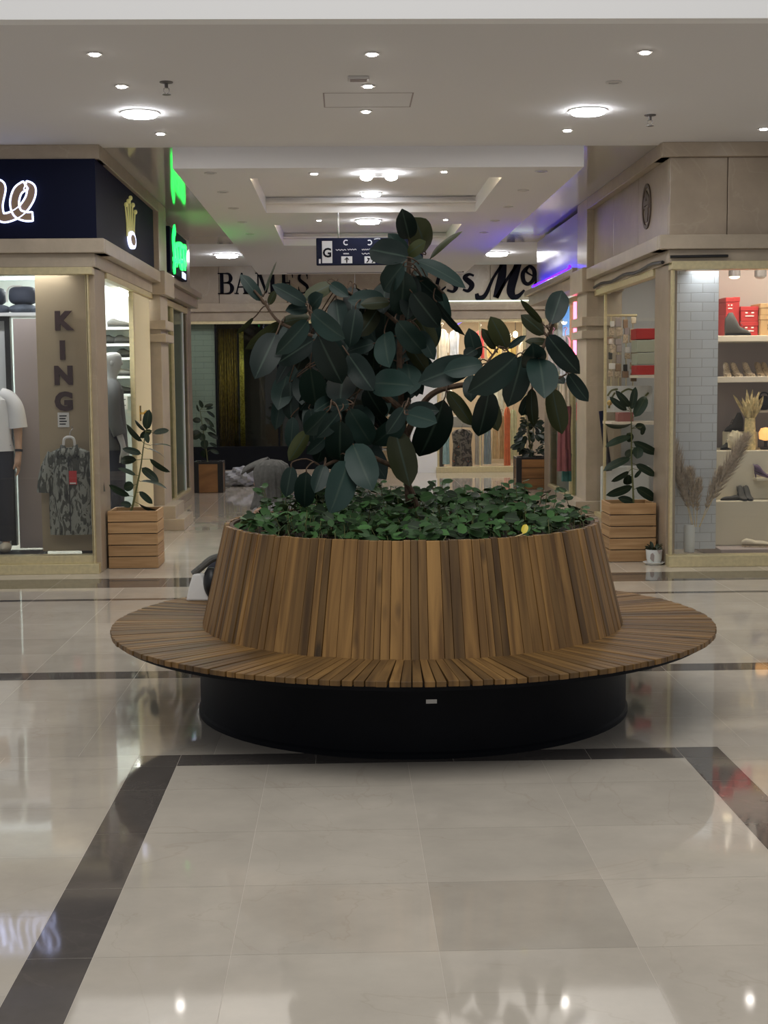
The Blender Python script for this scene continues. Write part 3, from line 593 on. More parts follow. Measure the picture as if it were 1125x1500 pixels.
# serif shop name on the far facade
bs = sgn('shop_name', 'dark serif shop name letters on the far marble fascia at the left', (-1.4, 25.38, 3.2), 'sign')
def glyph(ch, cx, w, z0, h):
    m = MB(); og = V((cx, 25.4, z0)); T = .26*w; t = .07*w
    def q(*p): poly(m, [(a*w-.5*w, b*h) for a, b in p], og, XU, ZU, .035)
    def ar(pts, ww): stroke(m, [(a*w-.5*w, b*h) for a, b in pts], [x*w for x in ww], og, XU, ZU, .034, 5)
    if ch == 'B':
        q((.14, 0), (.36, 0), (.36, 1), (.14, 1)); q((0, 0), (.5, 0), (.5, .05), (0, .05)); q((0, .95), (.5, .95), (.5, 1), (0, 1))
        ar([(.36, .97), (.7, .95), (.82, .75), (.7, .56), (.36, .53)], [.05, .14, .24, .14, .06]); ar([(.36, .53), (.75, .5), (.9, .27), (.75, .05), (.36, .025)], [.05, .14, .26, .14, .06])
    if ch == 'A':
        q((.08, 0), (.16, 0), (.55, 1), (.46, 1)); q((.66, 0), (.92, 0), (.56, 1), (.44, 1)); q((.25, .3), (.72, .3), (.72, .36), (.25, .36)); q((0, 0), (.28, 0), (.28, .05), (0, .05)); q((.58, 0), (1, 0), (1, .05), (.58, .05))
    if ch == 'M':
        q((.1, 0), (.16, 0), (.16, 1), (.1, 1)); q((.1, 1), (.28, 1), (.56, .1), (.48, 0)); q((.48, 0), (.53, .05), (.82, 1), (.76, 1)); q((.72, 0), (.92, 0), (.92, 1), (.72, 1))
        for a, b in ((0, .28), (.62, 1)): q((a, 0), (b, 0), (b, .05), (a, .05))
        q((0, .95), (.28, .95), (.28, 1), (0, 1)); q((.74, .95), (1, .95), (1, 1), (.74, 1))
    if ch == 'E':
        q((.14, 0), (.38, 0), (.38, 1), (.14, 1)); q((0, 0), (.95, 0), (.95, .06), (0, .06)); q((0, .94), (.9, .94), (.9, 1), (0, 1)); q((.36, .48), (.7, .48), (.7, .54), (.36, .54))
        q((.86, 0), (.95, 0), (.95, .28), (.9, .28)); q((.85, .75), (.9, .75), (.9, 1), (.8, 1)); q((.64, .38), (.7, .38), (.7, .64), (.64, .64))
    if ch == 'S':
        ar([(.85, .74), (.72, .94), (.45, .97), (.2, .86), (.2, .66), (.5, .5), (.8, .34), (.82, .14), (.52, .03), (.24, .07), (.1, .28)], [.06, .08, .1, .2, .26, .28, .26, .2, .1, .08, .06]); q((.8, .68), (.86, .68), (.86, .98), (.82, .98)); q((.08, .02), (.13, .02), (.14, .32), (.08, .32))
    return m
for ch, c0, c1, w in (('B', 320, 342, None), ('A', 344, 365, None), ('M', 375, 404, None), ('E', 411, 431, None), ('S', 436, 453, None)):
    a, b = at(c0, 430, 25.4), at(c1, 430, 25.4); o = glyph(ch, (a.x+b.x)/2, (b.x-a.x)*1.05, 3.195, .37).build('letter', M['signink'], bs, world=True, smooth=0)
ms = sgn('shop_name', 'large dark brush script shop name over the bright clothes shop', (2.5, 25.38, 3.1), 'sign')
og = V((0, 25.4, 0)); P = px2(25.4)
def st(L, w, sm=6):
    m = MB(); return m, [P(*p) for p in L], [x*.0122 for x in w]
for strokes in ([([(643, 405), (640, 420), (645, 426), (653, 420)], [5, 5, 4, 2])], [([(671, 408), (665, 404), (659, 409), (668, 419), (664, 427), (655, 425)], [3, 4, 6, 7, 4, 3])], [([(694, 404), (687, 402), (681, 407), (691, 417), (686, 426), (678, 424)], [3, 4, 7, 8, 5, 3])],
                [([(698, 430), (701, 437), (711, 432), (722, 408), (735, 388)], [5, 8, 6, 4, 4]), ([(737, 386), (735, 405), (730, 424), (726, 436)], [10, 12, 11, 8]), ([(727, 436), (742, 410), (757, 388)], [5, 4, 4]), ([(759, 386), (753, 405), (748, 425), (752, 435), (760, 433), (768, 425)], [10, 12, 12, 9, 6, 3])],
                [([(773, 391), (766, 400), (767, 412), (774, 416), (782, 408), (782, 396), (775, 390), (771, 398), (780, 404)], [4, 6, 6, 5, 6, 6, 4, 3, 2])], [([(783, 420), (788, 408), (793, 400), (796, 408), (794, 418), (800, 415)], [4, 5, 4, 6, 6, 3])]):
    m = MB()
    for L, w in strokes: stroke(m, [P(*p) for p in L], [x*.0122 for x in w], og, XU, ZU, .03, 6)
    m.build('letter', M['signink'], ms, world=True)
tag(B(1.75, 3.35, 25.26, 25.3, 3.03, 3.045).build('led_strip', M['underglow'], smooth=0), 'white green light strip on the ledge under the dark script letters', 'light strip')
# round emblem on the right fascia
em = sgn('round_emblem', 'dark oval ring emblem on the side of the right marble fascia', (2.8, 13.2, 3.22), 'emblem')
mU = V((0, -1, 0)); og = V((2.80, 13.2, 3.225)); m = MB()
stroke(m, [(.17*math.cos(k*PI/12), .19*math.sin(k*PI/12)) for k in range(25)], .034, og, mU, ZU, .012, 0); m.build('ring', M['emblemm'], em, world=True)
m = MB(); poly(m, [(-.05, -.14), (.05, -.14), (.075, .0), (-.075, .0)], og, mU, ZU, .01); stroke(m, [(-.09, -.02), (-.1, .05), (-.04, .08), (0, .14)], [.05, .05, .06, .02], og, mU, ZU, .011); stroke(m, [(.09, -.02), (.1, .05), (.04, .08), (0, .13)], [.05, .05, .06, .02], og, mU, ZU, .011); stroke(m, [(-.08, .03), (.08, .03)], .04, og, mU, ZU, .012, 0)
m.build('figure', M['emblemm'], em, world=True)
# KING letters on the beige panel
kg = sgn('wall_lettering', 'four dark capital letters stacked vertically on the beige window partition', (-2.42, 12.7, 1.5))
for ch, px, py in (('K', 92, 482), ('I', 92, 525), ('N', 93.5, 562), ('G', 94, 600)):
    p = at(px, py, 12.71); m = MB(); textmesh(m, ch, .215, V((p.x, 12.72, p.z)), XU, ZU, .02, .012); m.build('letter', M['kingink'], kg, world=True, smooth=0)
# black peeling strip under the right cornice, blue LED
m = MB(); m.tube([(2.77, y, 2.66+.012*math.sin(y*5)) for y in [12.4+.2*k for k in range(18)]], .016, 6); m.tube([(2.8, 12.25, 2.685), (3.3, 12.25, 2.69)], .013, 6)
tag(m.build('sealing_strip', M['black']), 'black loose sealing strip under the right shop cornice', 'strip')
tag(B(2.66, 2.69, 17.0, 20.2, 2.945, 2.965).build('led_strip', M['neonb'], smooth=0), 'blue glowing light strip on the right corridor cornice', 'light strip')
struct('trim_6', B(2.77, 2.8, 16.7, 20.5, 2.95, 3.6), mat('gloss_mauve_panel', (.5, .45, .46), .08), smooth=0)
b = MB(); b.ell((2.66, 16.85, 2.97), .02, .02, .02); tag(b.build('indicator_light', M['neonb']), 'small blue indicator light at the near end of the right cornice', 'light')
# ================================================================== PLANTER BENCH
BX, BY = .33, 7.16
pb = thing('planter_bench', 'round slatted wooden planter with ring bench on a black drum base', 'planter bench', (BX, BY, 0))
m = MB(); m.lathe([(0, 0), (1.088, 0), (1.088, .02), (1.078, .03), (1.078, .40), (0, .40)], n=96); m.build('base', M['blackmet'], pb)
m = MB(); m.lathe([(1.0, .388), (1.47, .388), (1.47, .413), (1.0, .413)], n=96); m.build('seat_frame', M['blackmet'], pb)
m = MB(); N = 196
for i in range(N):
    a = 2*PI*i/N; ta, tw_ = V((math.cos(a), math.sin(a), 0)), V((-math.sin(a), math.cos(a), 0))
    ro = 1.512+rnd.uniform(-.004, .004); wi, wo = .0155, .0215+rnd.uniform(-.0012, .001); z1 = .437+rnd.uniform(-.0015, .0015); z0 = .413; sk = rnd.uniform(-.003, .003)
    p = [ta*1.0-tw_*wi, ta*ro-tw_*(wo-sk), ta*ro+tw_*(wo+sk), ta*1.0+tw_*wi]
    ou, ov = rnd.uniform(0, 90), rnd.uniform(0, 90); uv = [(ou, ov), (ou, ov+.5), (ou+.04, ov+.5), (ou+.04, ov)]*2
    m.hexa([q+V((0, 0, z0)) for q in p]+[q+V((0, 0, z1)) for q in p], uv, rnd.choice([.45, .55, .65, .75, .85, .95]))
o = m.build('seat_slats', M['slat'], pb, smooth=0, bevel=.0025)
m = MB(); a = 0
while a < 2*PI-.01:
    w = min(rnd.choice([.028, .034, .04, .046, .055, .066]), 2*PI-a)
    if 2*PI-a-w < .02: w = 2*PI-a
    th = rnd.uniform(-.003, .003); g = .0009; p = []
    for r, z in ((1.062+th, .43), (.94+th, .945+rnd.uniform(-.003, .003))):
        for rr, aa in ((r, a+g), (r, a+w-g), (r-.02, a+w-g), (r-.02, a+g)): p.append(V((rr*math.cos(aa), rr*math.sin(aa), z)))
    ou, ov = rnd.uniform(0, 90), rnd.uniform(0, 90)
    m.hexa(p, [(ou, ov), (ou+w, ov), (ou+w, ov+.02), (ou, ov+.02), (ou, ov+.5), (ou+w, ov+.5), (ou+w, ov+.52), (ou, ov+.52)], rnd.choice([.5, .62, .78, .9, 1.0, 1.0, 1.1, 1.2, 1.25])); a += w
m.build('planter_wall', M['slat'], pb, smooth=0, bevel=.002)
m = MB(); m.lathe([(.918, .6), (.918, .94), (.9, .94), (.9, .6)], n=64); m.build('liner', M['bark'], pb)
m = MB(); m.lathe([(.905, .89), (.6, .905), (.3, .91), (0, .915)], n=48); m.build('soil', M['soil'], pb)
m = MB(); a0 = -PI/2+.03
m.add([(1.0795*math.cos(a0+d), 1.0795*math.sin(a0+d), z) for z in (.246, .264) for d in (-.022, 0, .022)], [(0, 1, 4, 3), (1, 2, 5, 4)]); o = m.build('sticker', M['paper'], pb, smooth=0); o['label'] = 'small white sticker'

# ---- ground ivy filling the planter
m = MB(); tw2 = MB()
def ivyh(x, y): return .05+.07*(.5+.5*math.sin(x*5.1+1.3)*math.cos(y*6.3+.4))+.05*max(0, (x-.35))*1.4+.035*max(0, y)
for i in range(2100):
    r = .88*math.sqrt(rnd.random()); a = rnd.uniform(0, 2*PI); x, y = r*math.cos(a), r*math.sin(a)
    if x < -.55 and rnd.random() < .35: continue
    if x > .66 and y > -.1 and rnd.random() < .6: continue
    h = ivyh(x, y)*(1.15-.5*(r/.88)**4)*rnd.uniform(.25, 1.25); z = .915+h; s = rnd.choice([.03, .04, .045, .05, .06, .075])
    az = rnd.uniform(0, 2*PI); d = V((math.cos(az), math.sin(az), rnd.uniform(-.7, .25))).normalized()
    nr = V((rnd.uniform(-.9, .9), rnd.uniform(-1.5, .4), .8)); b = V((BX+x, BY+y, z))
    if (V((x, y, 0))+d*s).length > .935: d.x, d.y = -d.x*.6, -d.y*.6
    leaf(m, b, b+d*s, s*rnd.uniform(.6, .85), nr, .2, rnd.uniform(-.2, .1), 5, 2, rnd.choice([.3, .45, .6, .8, 1, 1.2, 1.6]), 1, 0, .8)
    if i % 3 == 0: tw2.tube([b, b-V((d.x*.02, d.y*.02, h*.5)), b-V((d.x*.01, d.y*.05, h+.02))], .0018, 4, False)
for i in range(46):
    a = rnd.uniform(.1, 3.0); r = rnd.uniform(.5, .86); x, y = r*math.cos(a), r*math.sin(a); b = V((BX+x, BY+y, .92)); tp_ = b+V((rnd.uniform(-.04, .04), rnd.uniform(-.04, .04), rnd.uniform(.11, .2))); tw2.tube([b, b.lerp(tp_, .5)+V((.008, 0, 0)), tp_], .002, 4, False)
    for k in range(5):
        az = k*1.3+i; d = V((math.cos(az), math.sin(az), rnd.uniform(-.3, .5))).normalized(); q = tp_-V((0, 0, .02*k)); s = rnd.uniform(.035, .06); leaf(m, q, q+d*s, s*.6, V((0, -.8, .8)), .2, -.1, 5, 2, rnd.choice([.4, .6, .9, 1.2]), 1, 0, .8)
iv = tag(m.build('ground_ivy', M['ivy'], smooth=60), 'dense low green ivy leaves covering the soil of the round planter', 'ivy', None, 'stuff'); tw2.build('stems', M['stem'], iv)
m = MB()
for i in range(80):
    a = rnd.uniform(0, 2*PI); r = rnd.uniform(.6, .89); p = V((BX+r*math.cos(a), BY+r*math.sin(a), .915+rnd.uniform(0, .03))); b = rnd.uniform(0, PI); L = rnd.uniform(.05, .2)
    q = p+V((math.cos(b)*L, math.sin(b)*L, rnd.uniform(0, .02)))
    if (q-V((BX, BY, q.z))).length < .9: m.tube([p, (p+q)/2+V((0, 0, .012)), q], .0028, 5)
tag(m.build('dry_twigs', M['bark']), 'dry brown twigs and litter on the soil among the ivy', 'twigs', None, 'stuff')
yl = thing('yellow_leaf', 'single yellow withered leaf at the front right rim of the ivy', 'leaf', at(764, 783, 6.33))
m = MB(); b = at(766, 782, 6.32); leaf(m, b, at(771, 768, 6.34), .03, V((0, -1, .3)), .3, .1, 6, 4, 1, .5); m.build('blade', M['yellow'], yl, world=True)
m = MB(); m.tube(catmull([b, at(758, 785, 6.33), at(746, 789, 6.36)], 5), .002, 6); m.build('leaf_stalk', M['straw'], yl, world=True)

# ---- rubber tree
tree = thing('rubber_tree', 'large dark green rubber tree growing from the ivy in the round planter', 'tree', (BX, BY, .91))
tk = MB(); TP = lambda L: catmull([at(x, y, Y) for x, y, Y in L], 5)
def branch(L, r0, r1):
    p = TP(L); k = len(p); tk.tube(p, [r0+(r1-r0)*i/(k-1) for i in range(k)], 9)
branch([(601, 757, 7.2), (597, 705, 7.2), (593, 650, 7.22), (588, 590, 7.22), (585, 520, 7.2), (590, 460, 7.18), (598, 400, 7.15), (601, 350, 7.12)], .021, .010)
branch([(614, 757, 7.15), (601, 716, 7.11), (580, 687, 7.1), (560, 676, 7.08), (540, 668, 7.05), (510, 668, 7.0), (470, 685, 6.95)], .0165, .008)
branch([(593, 645, 7.22), (614, 600, 7.15), (640, 573, 7.1), (690, 562, 7.05), (740, 558, 7.05), (775, 540, 7.05), (800, 500, 7.05), (812, 468, 7.03)], .018, .007)
branch([(588, 600, 7.2), (540, 560, 7.15), (500, 520, 7.1), (470, 490, 7.05), (452, 452, 7.0)], .018, .008)
branch([(480, 500, 7.07), (430, 482, 7.05), (405, 468, 7.05), (385, 440, 7.05), (372, 425, 7.05)], .010, .005)
branch([(560, 640, 7.18), (530, 615, 7.05), (505, 600, 6.95), (485, 590, 6.9)], .012, .007)
branch([(590, 480, 7.2), (560, 455, 7.2), (530, 440, 7.25), (495, 418, 7.25)], .011, .005); branch([(594, 620, 7.2), (597, 600, 7.0), (600, 590, 6.95)], .010, .006)
branch([(600, 420, 7.15), (625, 410, 7.1), (650, 430, 7.1)], .009, .005); branch([(700, 562, 7.05), (715, 530, 7.1), (730, 510, 7.1)], .008, .005); branch([(790, 545, 7.05), (812, 555, 7.0), (830, 548, 6.98)], .007, .004)
TKP = [q.copy() for q in tk.v[::9]]; NTK = len(tk.v)
LV = '''70 260|599 349 589 307 27 -.1 0
622 368 607 320 38 .05 u
631 378 676 340 13 0 u
597 377 543 366 36 -.25 0
596 373 569 343 20 -.05 0
597 373 623 354 19 -.2 u
591 388 563 425 30 -.25 0
591 398 586 460 36 -.2 0
611 383 680 421 24 -.15 0
604 428 642 478 32 -.15 0
609 405 648 440 22 -.05 0
640 442 680 490 10 -.1 0
604 405 597 466 28 -.1 0
565 452 561 502 28 .05 0
613 464 637 510 25 .1 u
583 471 620 516 31 -.1 0
596 500 626 544 22 .1 u
615 485 636 526 20 0 0
564 489 571 537 34 0 0
563 438 511 440 26 .0 0
571 442 529 446 17 -.05 u
553 453 526 492 25 .05 u
521 452 512 508 27 -.05 0
548 503 510 515 20 0 0
486 416 445 438 22 .1 u
484 416 510 434 17 .1 0
448 445 400 418 21 -.15 0
450 452 419 455 17 -.1 0
455 455 473 432 25 -.1 0
458 458 504 495 31 -.3 0
453 465 411 473 18 -.05 u
450 470 405 518 26 -.3 0
371 466 347 488 7 0 u
411 473 361 510 20 -.05 u
404 490 374 553 37 -.25 0
382 440 353 403 17 -.1 0
394 446 403 426 10 0 u
388 428 405 384 4 0 u
460 498 407 532 31 -.2 0
440 508 406 561 14 -.15 0
464 488 471 529 19 -.15 0
467 492 500 560 38 -.3 0
485 492 506 542 24 -.1 0
511 520 546 571 32 -.2 0
547 562 605 566 38 -.1 0
592 556 589 586 24 .1 u
455 540 463 593 37 -.15 0
505 550 498 592 42 .05 0
512 522 543 569 29 -.15 0
537 568 562 609 29 -.15 0
512 592 483 597 18 -.3 0
479 603 448 635 25 -.3 0
498 602 465 640 22 -.3 0
499 617 499 677 38 -.35 0
512 600 543 650 33 -.25 0
515 597 546 625 27 -.05 0
590 613 547 650 31 -.2 0
592 598 567 635 21 -.35 0
598 607 639 619 28 -.4 0
596 601 642 602 22 -.3 0
649 588 615 666 48 -.2 0
579 632 600 710 37 -.15 u
518 652 545 717 40 -.3 0
508 678 483 750 42 -.35 0
475 682 461 721 22 -.25 0
449 692 446 742 28 -.3 0
427 684 419 727 21 -.2 0
450 632 424 674 21 -.15 u
476 642 450 664 17 -.15 0
488 585 461 602 21 -.1 0
695 530 615 560 36 -.25 0
706 534 651 545 27 -.3 0
666 523 631 536 11 -.1 0
755 522 687 573 42 -.35 0
691 550 690 588 22 -.1 0
716 573 701 637 34 -.2 0
656 574 691 622 18 -.15 u
715 580 729 630 22 .05 u
764 523 744 594 36 -.2 0
780 536 780 503 33 -.2 0
789 526 797 582 40 -.3 0
803 492 848 546 29 -.25 0
807 474 823 427 29 -.15 0
833 548 861 587 21 -.2 0
809 570 823 634 28 -.1 u
779 570 782 624 16 -.15 u
777 577 764 608 19 0 0
812 553 826 562 15 0 0
794 473 763 440 7 0 u
797 489 764 462 20 .05 u
698 526 687 482 23 .05 0
742 510 719 465 26 .05 u
725 511 706 482 14 .05 u
745 510 770 492 9 0 0
804 501 770 500 11 0 u
697 512 680 522 16 0 0
640 470 632 512 18 .2 0
545 600 575 640 26 .15 0
470 560 440 600 24 .2 0
520 480 535 530 30 .2 0
430 480 425 520 22 .25 0
480 640 495 690 28 .25 0'''
lv = MB(); ps = MB(); r2 = random.Random(3)
def big_leaf(bx, by, tx, ty, w, dy, fl):
    Y = BY+dy; mx_, my_ = (bx+tx)/2, (by+ty)/2; bx, by, tx, ty = [mx_+(bx-mx_)*1.06, my_+(by-my_)*1.06, mx_+(tx-mx_)*1.06, my_+(ty-my_)*1.06]; L2 = math.hypot(tx-bx, ty-by)/290; wr = w*1.1/290
    d = 0
    if wr > .52*L2: d = math.sqrt(max(0, (wr/.5)**2-L2*L2))*r2.choice([-1, -1, 1])
    else: d = r2.uniform(-.25, .15)*L2
    b = at(bx, by, Y); t = at(tx, ty, Y+d); L = (t-b).length; W = max(wr, .36*L) if w > 12 else max(wr, .28*L)
    roll = math.acos(min(1, wr/W))*r2.choice([-1, 1])
    ax = (t-b).normalized(); n = V((r2.uniform(-.25, .25), -1, .25 if ax.z > -.55 else -.4)); n = (n-ax*n.dot(ax)).normalized()
    n = Matrix.Rotation(roll, 3, ax) @ n
    if fl == 'u': n = -n
    if n.dot(V((0, -1, .2))) < 0 and fl != 'u': n = n
    leaf(lv, b, t, W, n, r2.uniform(.08, .25), r2.uniform(.05, .16)*(1 if fl != 'u' else -1), 10, 4, r2.choice([.5, .7, .85, 1, 1.15, 1.35]), 1, r2.uniform(0, .05))
    e = min(TKP, key=lambda q: (q-(b-ax*.03)).length); md = b.lerp(e, .5)+V((0, .02, .02))-ax*.015; tk.tube(catmull([b+ax*.01, b-ax*.02, md, e], 3), .0034, 5)
for ln in LV.split('\n'):
    q = (ln.split('|')[1] if '|' in ln else ln).split(); big_leaf(*[float(x) for x in q[:6]], q[6])
for i in range(95):      # leaves deeper in the crown, hanging behind the front ones
    a = r2.uniform(0, 2*PI); rr = math.sqrt(r2.random()); cx, cy = (520+112*rr*math.cos(a), 565+125*rr*math.sin(a)) if i % 4 else (600+50*rr*math.cos(a), 470+85*rr*math.sin(a))
    if cx > 555 and cy > 590: continue
    big_leaf(cx, cy-22, cx+r2.uniform(-28, 28), cy+r2.uniform(20, 34), r2.uniform(18, 34), r2.uniform(.1, .5), '0')
lo = lv.build('foliage', M['leaf'], tree, world=True, smooth=80); tk.build('trunk', M['bark'], tree, world=True)

# ---- person seated behind the planter, and the bag beside
PR = math.radians(39)
pe = thing('person', 'person in a grey pleated head covering seated behind the planter, seen from behind', 'person', (-.37, 8.03, 0), PR)
vs = [(0, 0, .535), (0, -.03, .7), (0, .0, .84), (0, .05, .95), (0, .07, 1.0), (0, .085, 1.07), (0, .09, 1.13)]; ed = [(0, 1), (1, 2), (2, 3), (3, 4), (4, 5), (5, 6)]
ra = [(.14, .11), (.12, .095), (.13, .1), (.07, .06), (.05, .05), (.078, .088), (.066, .075)]
def chain(start, pts, rs):
    k = start
    for p, r in zip(pts, rs): vs.append(p); ra.append(r); ed.append((k, len(vs)-1)); k = len(vs)-1
    return k
for s in (-1, 1):
    k = chain(2, [(s*.14, .02, .89), (s*.2, .06, .72), (s*.13, .28, .62), (s*.1, .35, .605)], [.055, .043, .027, (.034, .018)])
    for j in range(4): chain(k, [(s*(.075+.018*j), .39, .60), (s*(.075+.018*j), .425-.004*abs(j-1.5), .59), (s*(.075+.018*j), .445-.006*abs(j-1.5), .57)], [.0095, .0085, .007])
    chain(k, [(s*.06, .365, .61), (s*.045, .39, .605)], [.011, .009])
    chain(0, [(s*.09, .12, .52), (s*.11, .47, .52), (s*.11, .5, .27), (s*.11, .5, .08), (s*.11, .6, .04)], [.09, .06, .05, .035, .03])
body = skinmesh('body', vs, ed, ra, M['skin'], pe)
fa = math.radians(121); fx, fy = math.cos(fa), math.sin(fa)
m = MB(); m.ell((fx*.094, .085+fy*.094, 1.07), .016, .016, .022); m.build('nose', M['skin'], pe)
m = MB(); m.ell((fx*.088, .085+fy*.088, 1.025), .022, .016, .008); m.build('mouth', M['skin'], pe)
for s in (-1, 1): m = MB(); m.ell((fx*.08-fy*.033*s, .085+fy*.08+fx*.033*s, 1.09), .014, .012, .009); m.build('eye', M['hair'], pe)
m = MB(); m.ell((0, .085, 1.10), .092, .098, .10, 18, 12); m.v = [p for p in m.v]; m.build('hair', M['hair'], pe)
m = MB(); wob = lambda a, z: 1+.06*math.cos(a*13+z*26)+.025*math.cos(a*29+z*14)
m.lathe([(.13, .93), (.118, .96), (.104, 1.0), (.102, 1.05), (.11, 1.10), (.107, 1.14), (.09, 1.178), (.055, 1.2), (.0, 1.208)], (0, .085, 0), 84, fa+.75, fa+2*PI-.75, 1, wob)
m.build('head_covering', M['grayfab'], pe, solid=.006)
m = MB(); vv = []
for i in range(5):
    t = i/4
    for j in range(5):
        s = (j-2)/2; f = .02+.15*t; vv.append((fx*f-fy*s*.075*(1-.5*t*t), .085+fy*f+fx*s*.075*(1-.5*t*t), 1.215-.03*t-.03*t*t-.035*s*s+.004*math.cos(j*3)))
m.add(vv, [(i*5+j, i*5+j+1, (i+1)*5+j+1, (i+1)*5+j) for i in range(4) for j in range(4)]); m.build('head_covering_brim', M['grayfab'], pe, solid=.008)
m = MB()
def ring(c, rx, ry, n=24, amp=.03, ph=0): return [V((c[0]+rx*math.cos(2*PI*k/n)*(1+amp*math.cos(5*2*PI*k/n+ph)), c[1]+ry*math.sin(2*PI*k/n)*(1+amp*math.cos(7*2*PI*k/n+ph)), c[2])) for k in range(n)]
m.loft([ring((0, .0, .445), .21, .17), ring((0, -.01, .56), .19, .15, ph=1), ring((0, -.02, .72), .175, .135, ph=2), ring((0, .01, .86), .19, .135, ph=3), ring((0, .03, .93), .15, .11), ring((0, .055, .985), .075, .07)])
for s in (-1, 1): m.tube(catmull([(s*.14, .02, .9), (s*.21, .06, .72), (s*.13, .28, .622)], 6), .055, 12)
m.build('coat', M['coatfab'], pe)
m = MB()
for s in (-1, 1): m.tube(catmull([(s*.09, .08, .53), (s*.11, .47, .53), (s*.11, .5, .27), (s*.11, .5, .1)], 6), [.1]*6+[.08]*6+[.06]*7, 12)
m.build('trousers', M['jeans'], pe)
for s in (-1, 1):
    m = MB(); m.ell((s*.11, .55, .045), .045, .125, .045, fn=lambda p: V((p.x, p.y, max(p.z, -.9)))); m.build('shoe', M['shoe'], pe)
bg = thing('carrier_bag', 'white and dark bag lying on the bench seat at the left behind the planter', 'bag', (-.84, 7.9, .437))
m = MB(); m.loft([[V((x, y, 0)) for x, y in ((-.06, -.04), (.07, -.05), (.1, .05), (-.04, .06))], [V((x, y, .09)) for x, y in ((-.04, -.03), (.05, -.04), (.08, .04), (-.02, .05))], [V((x, y, .15)) for x, y in ((-.02, -.02), (.02, -.03), (.04, .02), (-.01, .03))]]); m.build('white_side', M['paper'], bg, smooth=0, bevel=.01)
m = MB(); m.ell((.085, -.01, .095), .05, .07, .09); m.build('dark_side', M['black'], bg)
m = MB(); m.tube(catmull([(-.02, 0, .145), (.03, .0, .185), (.08, .01, .225), (.13, .02, .24)], 5), .02, 10); m.build('grey_handle', M['grayfab'], bg)
# ================================================================== BOXED PLANTS
def slat_box(name, label, x0, x1, y0, y1, h, rows, wood_m, dark=False, group=None):
    t = thing(name, label, 'planter', ((x0+x1)/2, (y0+y1)/2, 0), 0, group); m = MB(); g = .008; rh = h/rows
    def board(p, L, tone):
        ou, ov = rnd.uniform(0, 50), rnd.uniform(0, 50); m.hexa(p, [(ou, ov), (ou+L, ov), (ou+L, ov+.01), (ou, ov+.01), (ou, ov+.1), (ou+L, ov+.1), (ou+L, ov+.11), (ou, ov+.11)], tone)
    i = .05 if dark else 0
    for r in range(rows):
        z0, z1 = r*rh+(g if r else .004), (r+1)*rh
        for a, b, c, d in ((x0+i, x1-i, y0, y0+.018), (x0+i, x1-i, y1-.018, y1), (x0, x0+.018, y0+.018, y1-.018), (x1-.018, x1, y0+.018, y1-.018)):
            board([V((a, c, z0)), V((b, c, z0)), V((b, d, z0)), V((a, d, z0)), V((a, c, z1)), V((b, c, z1)), V((b, d, z1)), V((a, d, z1))], max(b-a, d-c), rnd.uniform(.82, 1.12))
    m.build('boards', wood_m, t, world=True, smooth=0, bevel=.003)
    B(x0+.02, x1-.02, y0+.02, y1-.02, .004, h-.06).build('liner', M['black'], t, world=True, smooth=0)
    B(x0+.025, x1-.025, y0+.025, y1-.025, h-.06, h-.045).build('soil', M['soil'], t, world=True, smooth=0)
    if dark:
        f = MB()
        for a in (x0-.005, x1-.075):
            for c in (y0-.005, y1-.075): f.box(a, a+.08, c, c+.08, 0, h+.005)
        f.box(x0, x1, y0-.004, y0+.02, h-.03, h+.006); f.box(x0-.003, x0+.02, y0, y1, h-.03, h+.006); f.box(x1-.02, x1+.003, y0, y1, h-.03, h+.006); f.box(x0, x1, y1-.02, y1, h-.03, h+.006); f.build('dark_frame', M['black'], t, world=True, smooth=0, bevel=.004)
    return t
slat_box('wooden_planter', 'slatted pine planter box beside the left shop corner', -2.12, -1.68, 12.62, 13.06, .515, 5, M['pine'])
slat_box('wooden_planter', 'slatted pine planter box beside the right shop corner', 2.37, 2.79, 12.66, 13.08, .53, 5, M['pine'])
slat_box('wooden_planter', 'dark framed wooden planter at the far left corridor end by the dark shop', -2.27, -1.84, 21.25, 21.65, .46, 1, M['darkpine'], True)
slat_box('wooden_planter', 'dark framed wooden planter at the far right corridor end by the clothes shop', 2.57, 3.08, 21.25, 21.65, .48, 3, M['darkpine'], True)
def list_plant(name, label, Y, root, stem, L, seed, mt):
    t = thing(name, label, 'plant', root); r3 = random.Random(seed); s = MB(); lm = MB()
    p = catmull([at(x, y, Y+d) for x, y, d in stem], 5); k = len(p); p = [root]+p
    s.tube(p, [.011]+[.010-.006*i/(k-1) for i in range(k)], 8)
    for bx, by, tx, ty, w in L:
        d = r3.uniform(-.12, .12); b = at(bx, by, Y); tp = at(tx, ty, Y+d); n = V((r3.uniform(-.3, .3), -.6, .8)) if w < .75*math.hypot(tx-bx, ty-by)*.5 else V((r3.uniform(-.3, .3), -1, .2))
        Wr = w*Y/2080; ln = (tp-b).length; W = max(Wr, .3*ln); roll = math.acos(min(1, Wr/W))*r3.choice([-1, 1]); ax = (tp-b).normalized(); n = (V((0, -1, .3))-ax*V((0, -1, .3)).dot(ax)).normalized(); n = Matrix.Rotation(roll, 3, ax) @ n
        leaf(lm, b, tp, W, n, r3.uniform(.1, .25), r3.uniform(.05, .2), 8, 4, r3.uniform(.7, 1.2), .8)
        c = min(p, key=lambda q: (q-b).length); s.tube([b+ax*.01, c], .0028, 5)
    lm.build('foliage', M[mt], t, world=True, smooth=80); s.build('stem', M['stem'], t, world=True); return t
z3 = lambda L: [(a/3.75, 580+b/3.75, c/3.75, 580+d/3.75, w/3.75) for a, b, c, d, w in L]
